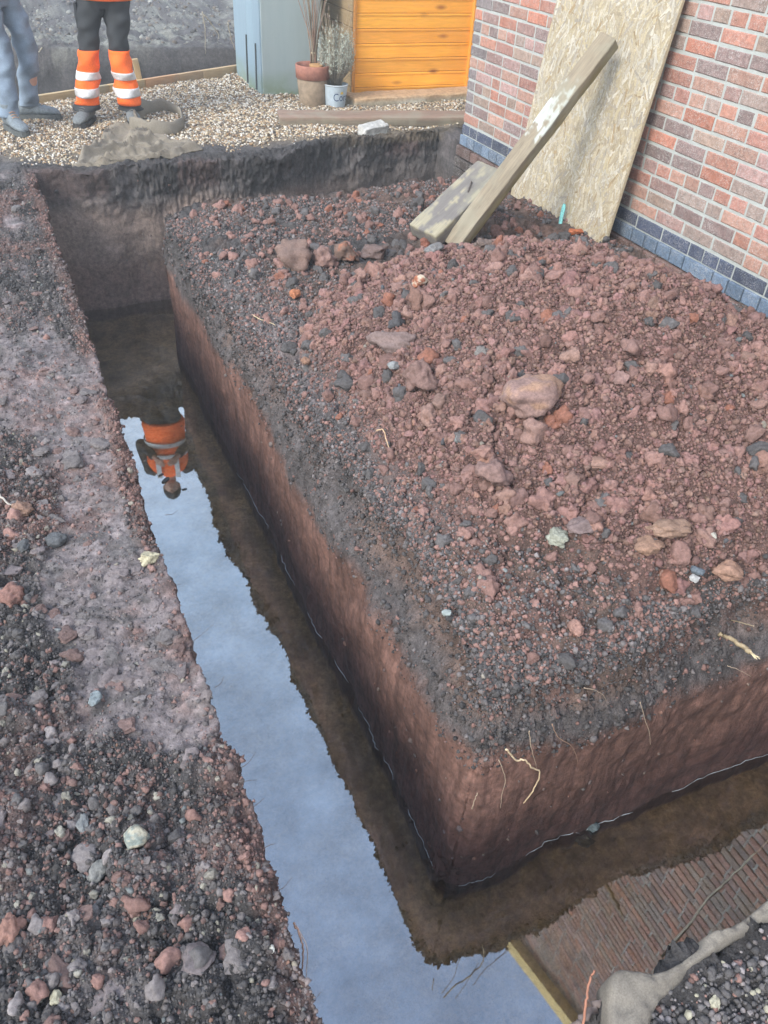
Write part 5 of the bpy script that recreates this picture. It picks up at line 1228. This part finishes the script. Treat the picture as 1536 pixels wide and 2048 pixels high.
        t.loft(rg_, 24, cols['boot']); limb(t, [g0 + Vector((0, 0, .08)), g0 + Vector((0, 0, .13)), g0 + Vector((0, 0, .18))], [.044, .046, .05]); t.c = [cols['boot']] * len(t.v)
        bo = t.build('boot', BOOT, smooth=True, colors=True); remesh_ok = True; par(bo, root_)
        t = MB(); out_ = [(-.09, 0), (-.08, .032), (-.03, .042), (.05, .044), (.12, .055), (.18, .050), (.212, .028), (.222, 0), (.212, -.028), (.18, -.050), (.12, -.055), (.05, -.044), (-.03, -.042), (-.08, -.032)]
        lo = [g0 + d * x_ + s2 * y_ for x_, y_ in out_]; n = len(lo); V = lo + [p + Vector((0, 0, .034)) for p in lo]
        t.add(V, [tuple(range(n - 1, -1, -1)), tuple(range(n, 2 * n))] + [(i, (i + 1) % n, n + (i + 1) % n, n + i) for i in range(n)], cols['sole']); so2 = t.build('sole', BOOT, colors=True); so2.parent = bo; so2.matrix_parent_inverse = Matrix.Identity(4)
        t = MB()
        for i in range(4):
            c_ = g0 + d * (.035 + .02 * i) + Vector((0, 0, .142 - .013 * i)); t.tube([c_ - s2 * .022, c_ + Vector((0, 0, .006)), c_ + s2 * .022 + d * .008], .0028, 5)
        la = t.build('laces', cols['lace'], smooth=True); la.parent = bo; la.matrix_parent_inverse = Matrix.Identity(4)
    return root_
def m_fab(name, col, ns=240, amp=.18, big=.15, rough=.85):
    k = NT(name); n = k.noise(ns, 3, .6); n2 = k.noise(7, 5, .6); c = k.mix(1.0, k.mix(0., col, col), k.ramp(n2, [(.3, 1 - big), (.7, 1 + big)]), 'MULTIPLY')
    c = k.mix(1.0, c, k.ramp(n, [(.3, 1 - amp), (.7, 1 + amp)]), 'MULTIPLY'); return k.done(c, rough, k.bump(n, .15, .001))
orange = m_fab('hi_vis_orange', (.88, .15, .025), 90, .10, .16); silver = m_fab('reflective_tape', (.60, .60, .60), 60, .14, .28, .4)
person((.90, 7.0, 0), (-.22, -.97, 0), (.965, 7.02, .90), (1.015, 6.98, .50), (1.045, 6.98, .10), (.805, 7.02, .50), (.725, 7.03, .10), (-.05, -1, 0), (-.5, -.86, 0),
       'standing worker in orange vest and black trousers with orange shin panels',
       dict(rad=[.100, .094, .080, .070, .078, .084, .092], trouser=m_fab('black_work_cloth', (.035, .038, .042), 240, .15, .2), orange=orange, silver=silver, hem=-.08, jacket=orange, boot=(.15, .165, .17), sole=(.05, .05, .05), lace=m_plain('lace_grey', (.20, .20, .19))), True)
jeans = m_fab('blue_denim', (.17, .22, .28), 260, .2, .28)
person((.22, 7.05, 0), (.55, -.83, 0), (.215, 7.08, .90), (.385, 7.14, .49), (.325, 7.22, .10), (.205, 6.98, .49), (.165, 6.90, .10), (1, -.15, 0), (.35, -.93, 0),
       'standing person in faded blue jeans and grey boots, at the left edge',
       dict(rad=[.098, .092, .082, .074, .070, .066, .070], trouser=jeans, orange=orange, silver=silver, hem=-.02, jacket=m_fab('dark_jacket', (.05, .055, .07)), boot=(.16, .19, .21), sole=(.09, .10, .10), lace=m_plain('lace_brown', (.40, .22, .12))), False)
# crumbled soil slumped round the foot of the near corner
parts = []; n = 1500; r = np.random.default_rng(77)
ang_ = r.uniform(-.2, 1.0, n); lx = np.where(r.random(n) < .5, 1, 0)
tt = np.abs(r.normal(0, .13, n)); q0, q1 = XI + .035, YI + .035
x = np.where(lx > 0, q0 + tt * .9, q0 + r.normal(0, .016, n)); y = np.where(lx > 0, q1 + r.normal(0, .016, n), q1 + tt * .9); z = WZ - .02 + np.abs(r.normal(0, .09, n)) * np.exp(-tt / .10)
S = powsize(r, n, .004, .018, 2.4); cc = wine * r.uniform(.6, 1.2, (n, 1))
join_scatter('slumped_crumbs', [scatter('a', np.stack([x, y, z], -1), S, cc, 2, 78, ang=.3, rough=.5)], CLOD, 'dark wet crumbs slumped round the foot of the near trench corner', 'crumbs')
# stones bedded in the cut faces
parts = []
sel = np.argwhere((PZ < -0.05) & (PZ > -0.8) & (GY < 6.0) & (GX > .3) & (GX < 3.2) & wall); r = np.random.default_rng(5); sel = sel[r.integers(0, len(sel), 420)]
P_ = np.stack([PX[sel[:, 0], sel[:, 1]], PY[sel[:, 0], sel[:, 1]], PZ[sel[:, 0], sel[:, 1]]], -1); S = powsize(r, 420, .003, .016, 2.6); cc = lerp(col[sel[:, 0], sel[:, 1]], stone_cols[r.integers(0, 8, 420)], .5)
join_scatter('bedded_stones', [scatter('a', P_, S, cc, 2, 79, ang=.5, rough=.3)], CLOD, 'small stones bedded in the cut trench faces', 'stones')
# ------------------------------------------------------------------ added thin volume standing in for the veil of lens flare
hz = MB(); hz.add([(x_, y_, z_) for z_ in (-2.2, 7.6) for (x_, y_) in ((-230, -230), (230, -230), (230, 230), (-230, 230))], [(0, 3, 2, 1), (4, 5, 6, 7), (0, 1, 5, 4), (1, 2, 6, 5), (2, 3, 7, 6), (3, 0, 4, 7)])
hm_ = bpy.data.materials.new('flare_veil'); hm_.use_nodes = True; hn = hm_.node_tree; hn.nodes.clear(); ho = hn.nodes.new('ShaderNodeOutputMaterial'); pv = hn.nodes.new('ShaderNodeVolumePrincipled')
pv.inputs['Color'].default_value = (.86, .93, .97, 1); pv.inputs['Density'].default_value = .010; pv.inputs['Anisotropy'].default_value = .2; hn.links.new(pv.outputs[0], ho.inputs['Volume'])
tag(hz.build('flare_veil', hm_), kind='stuff')
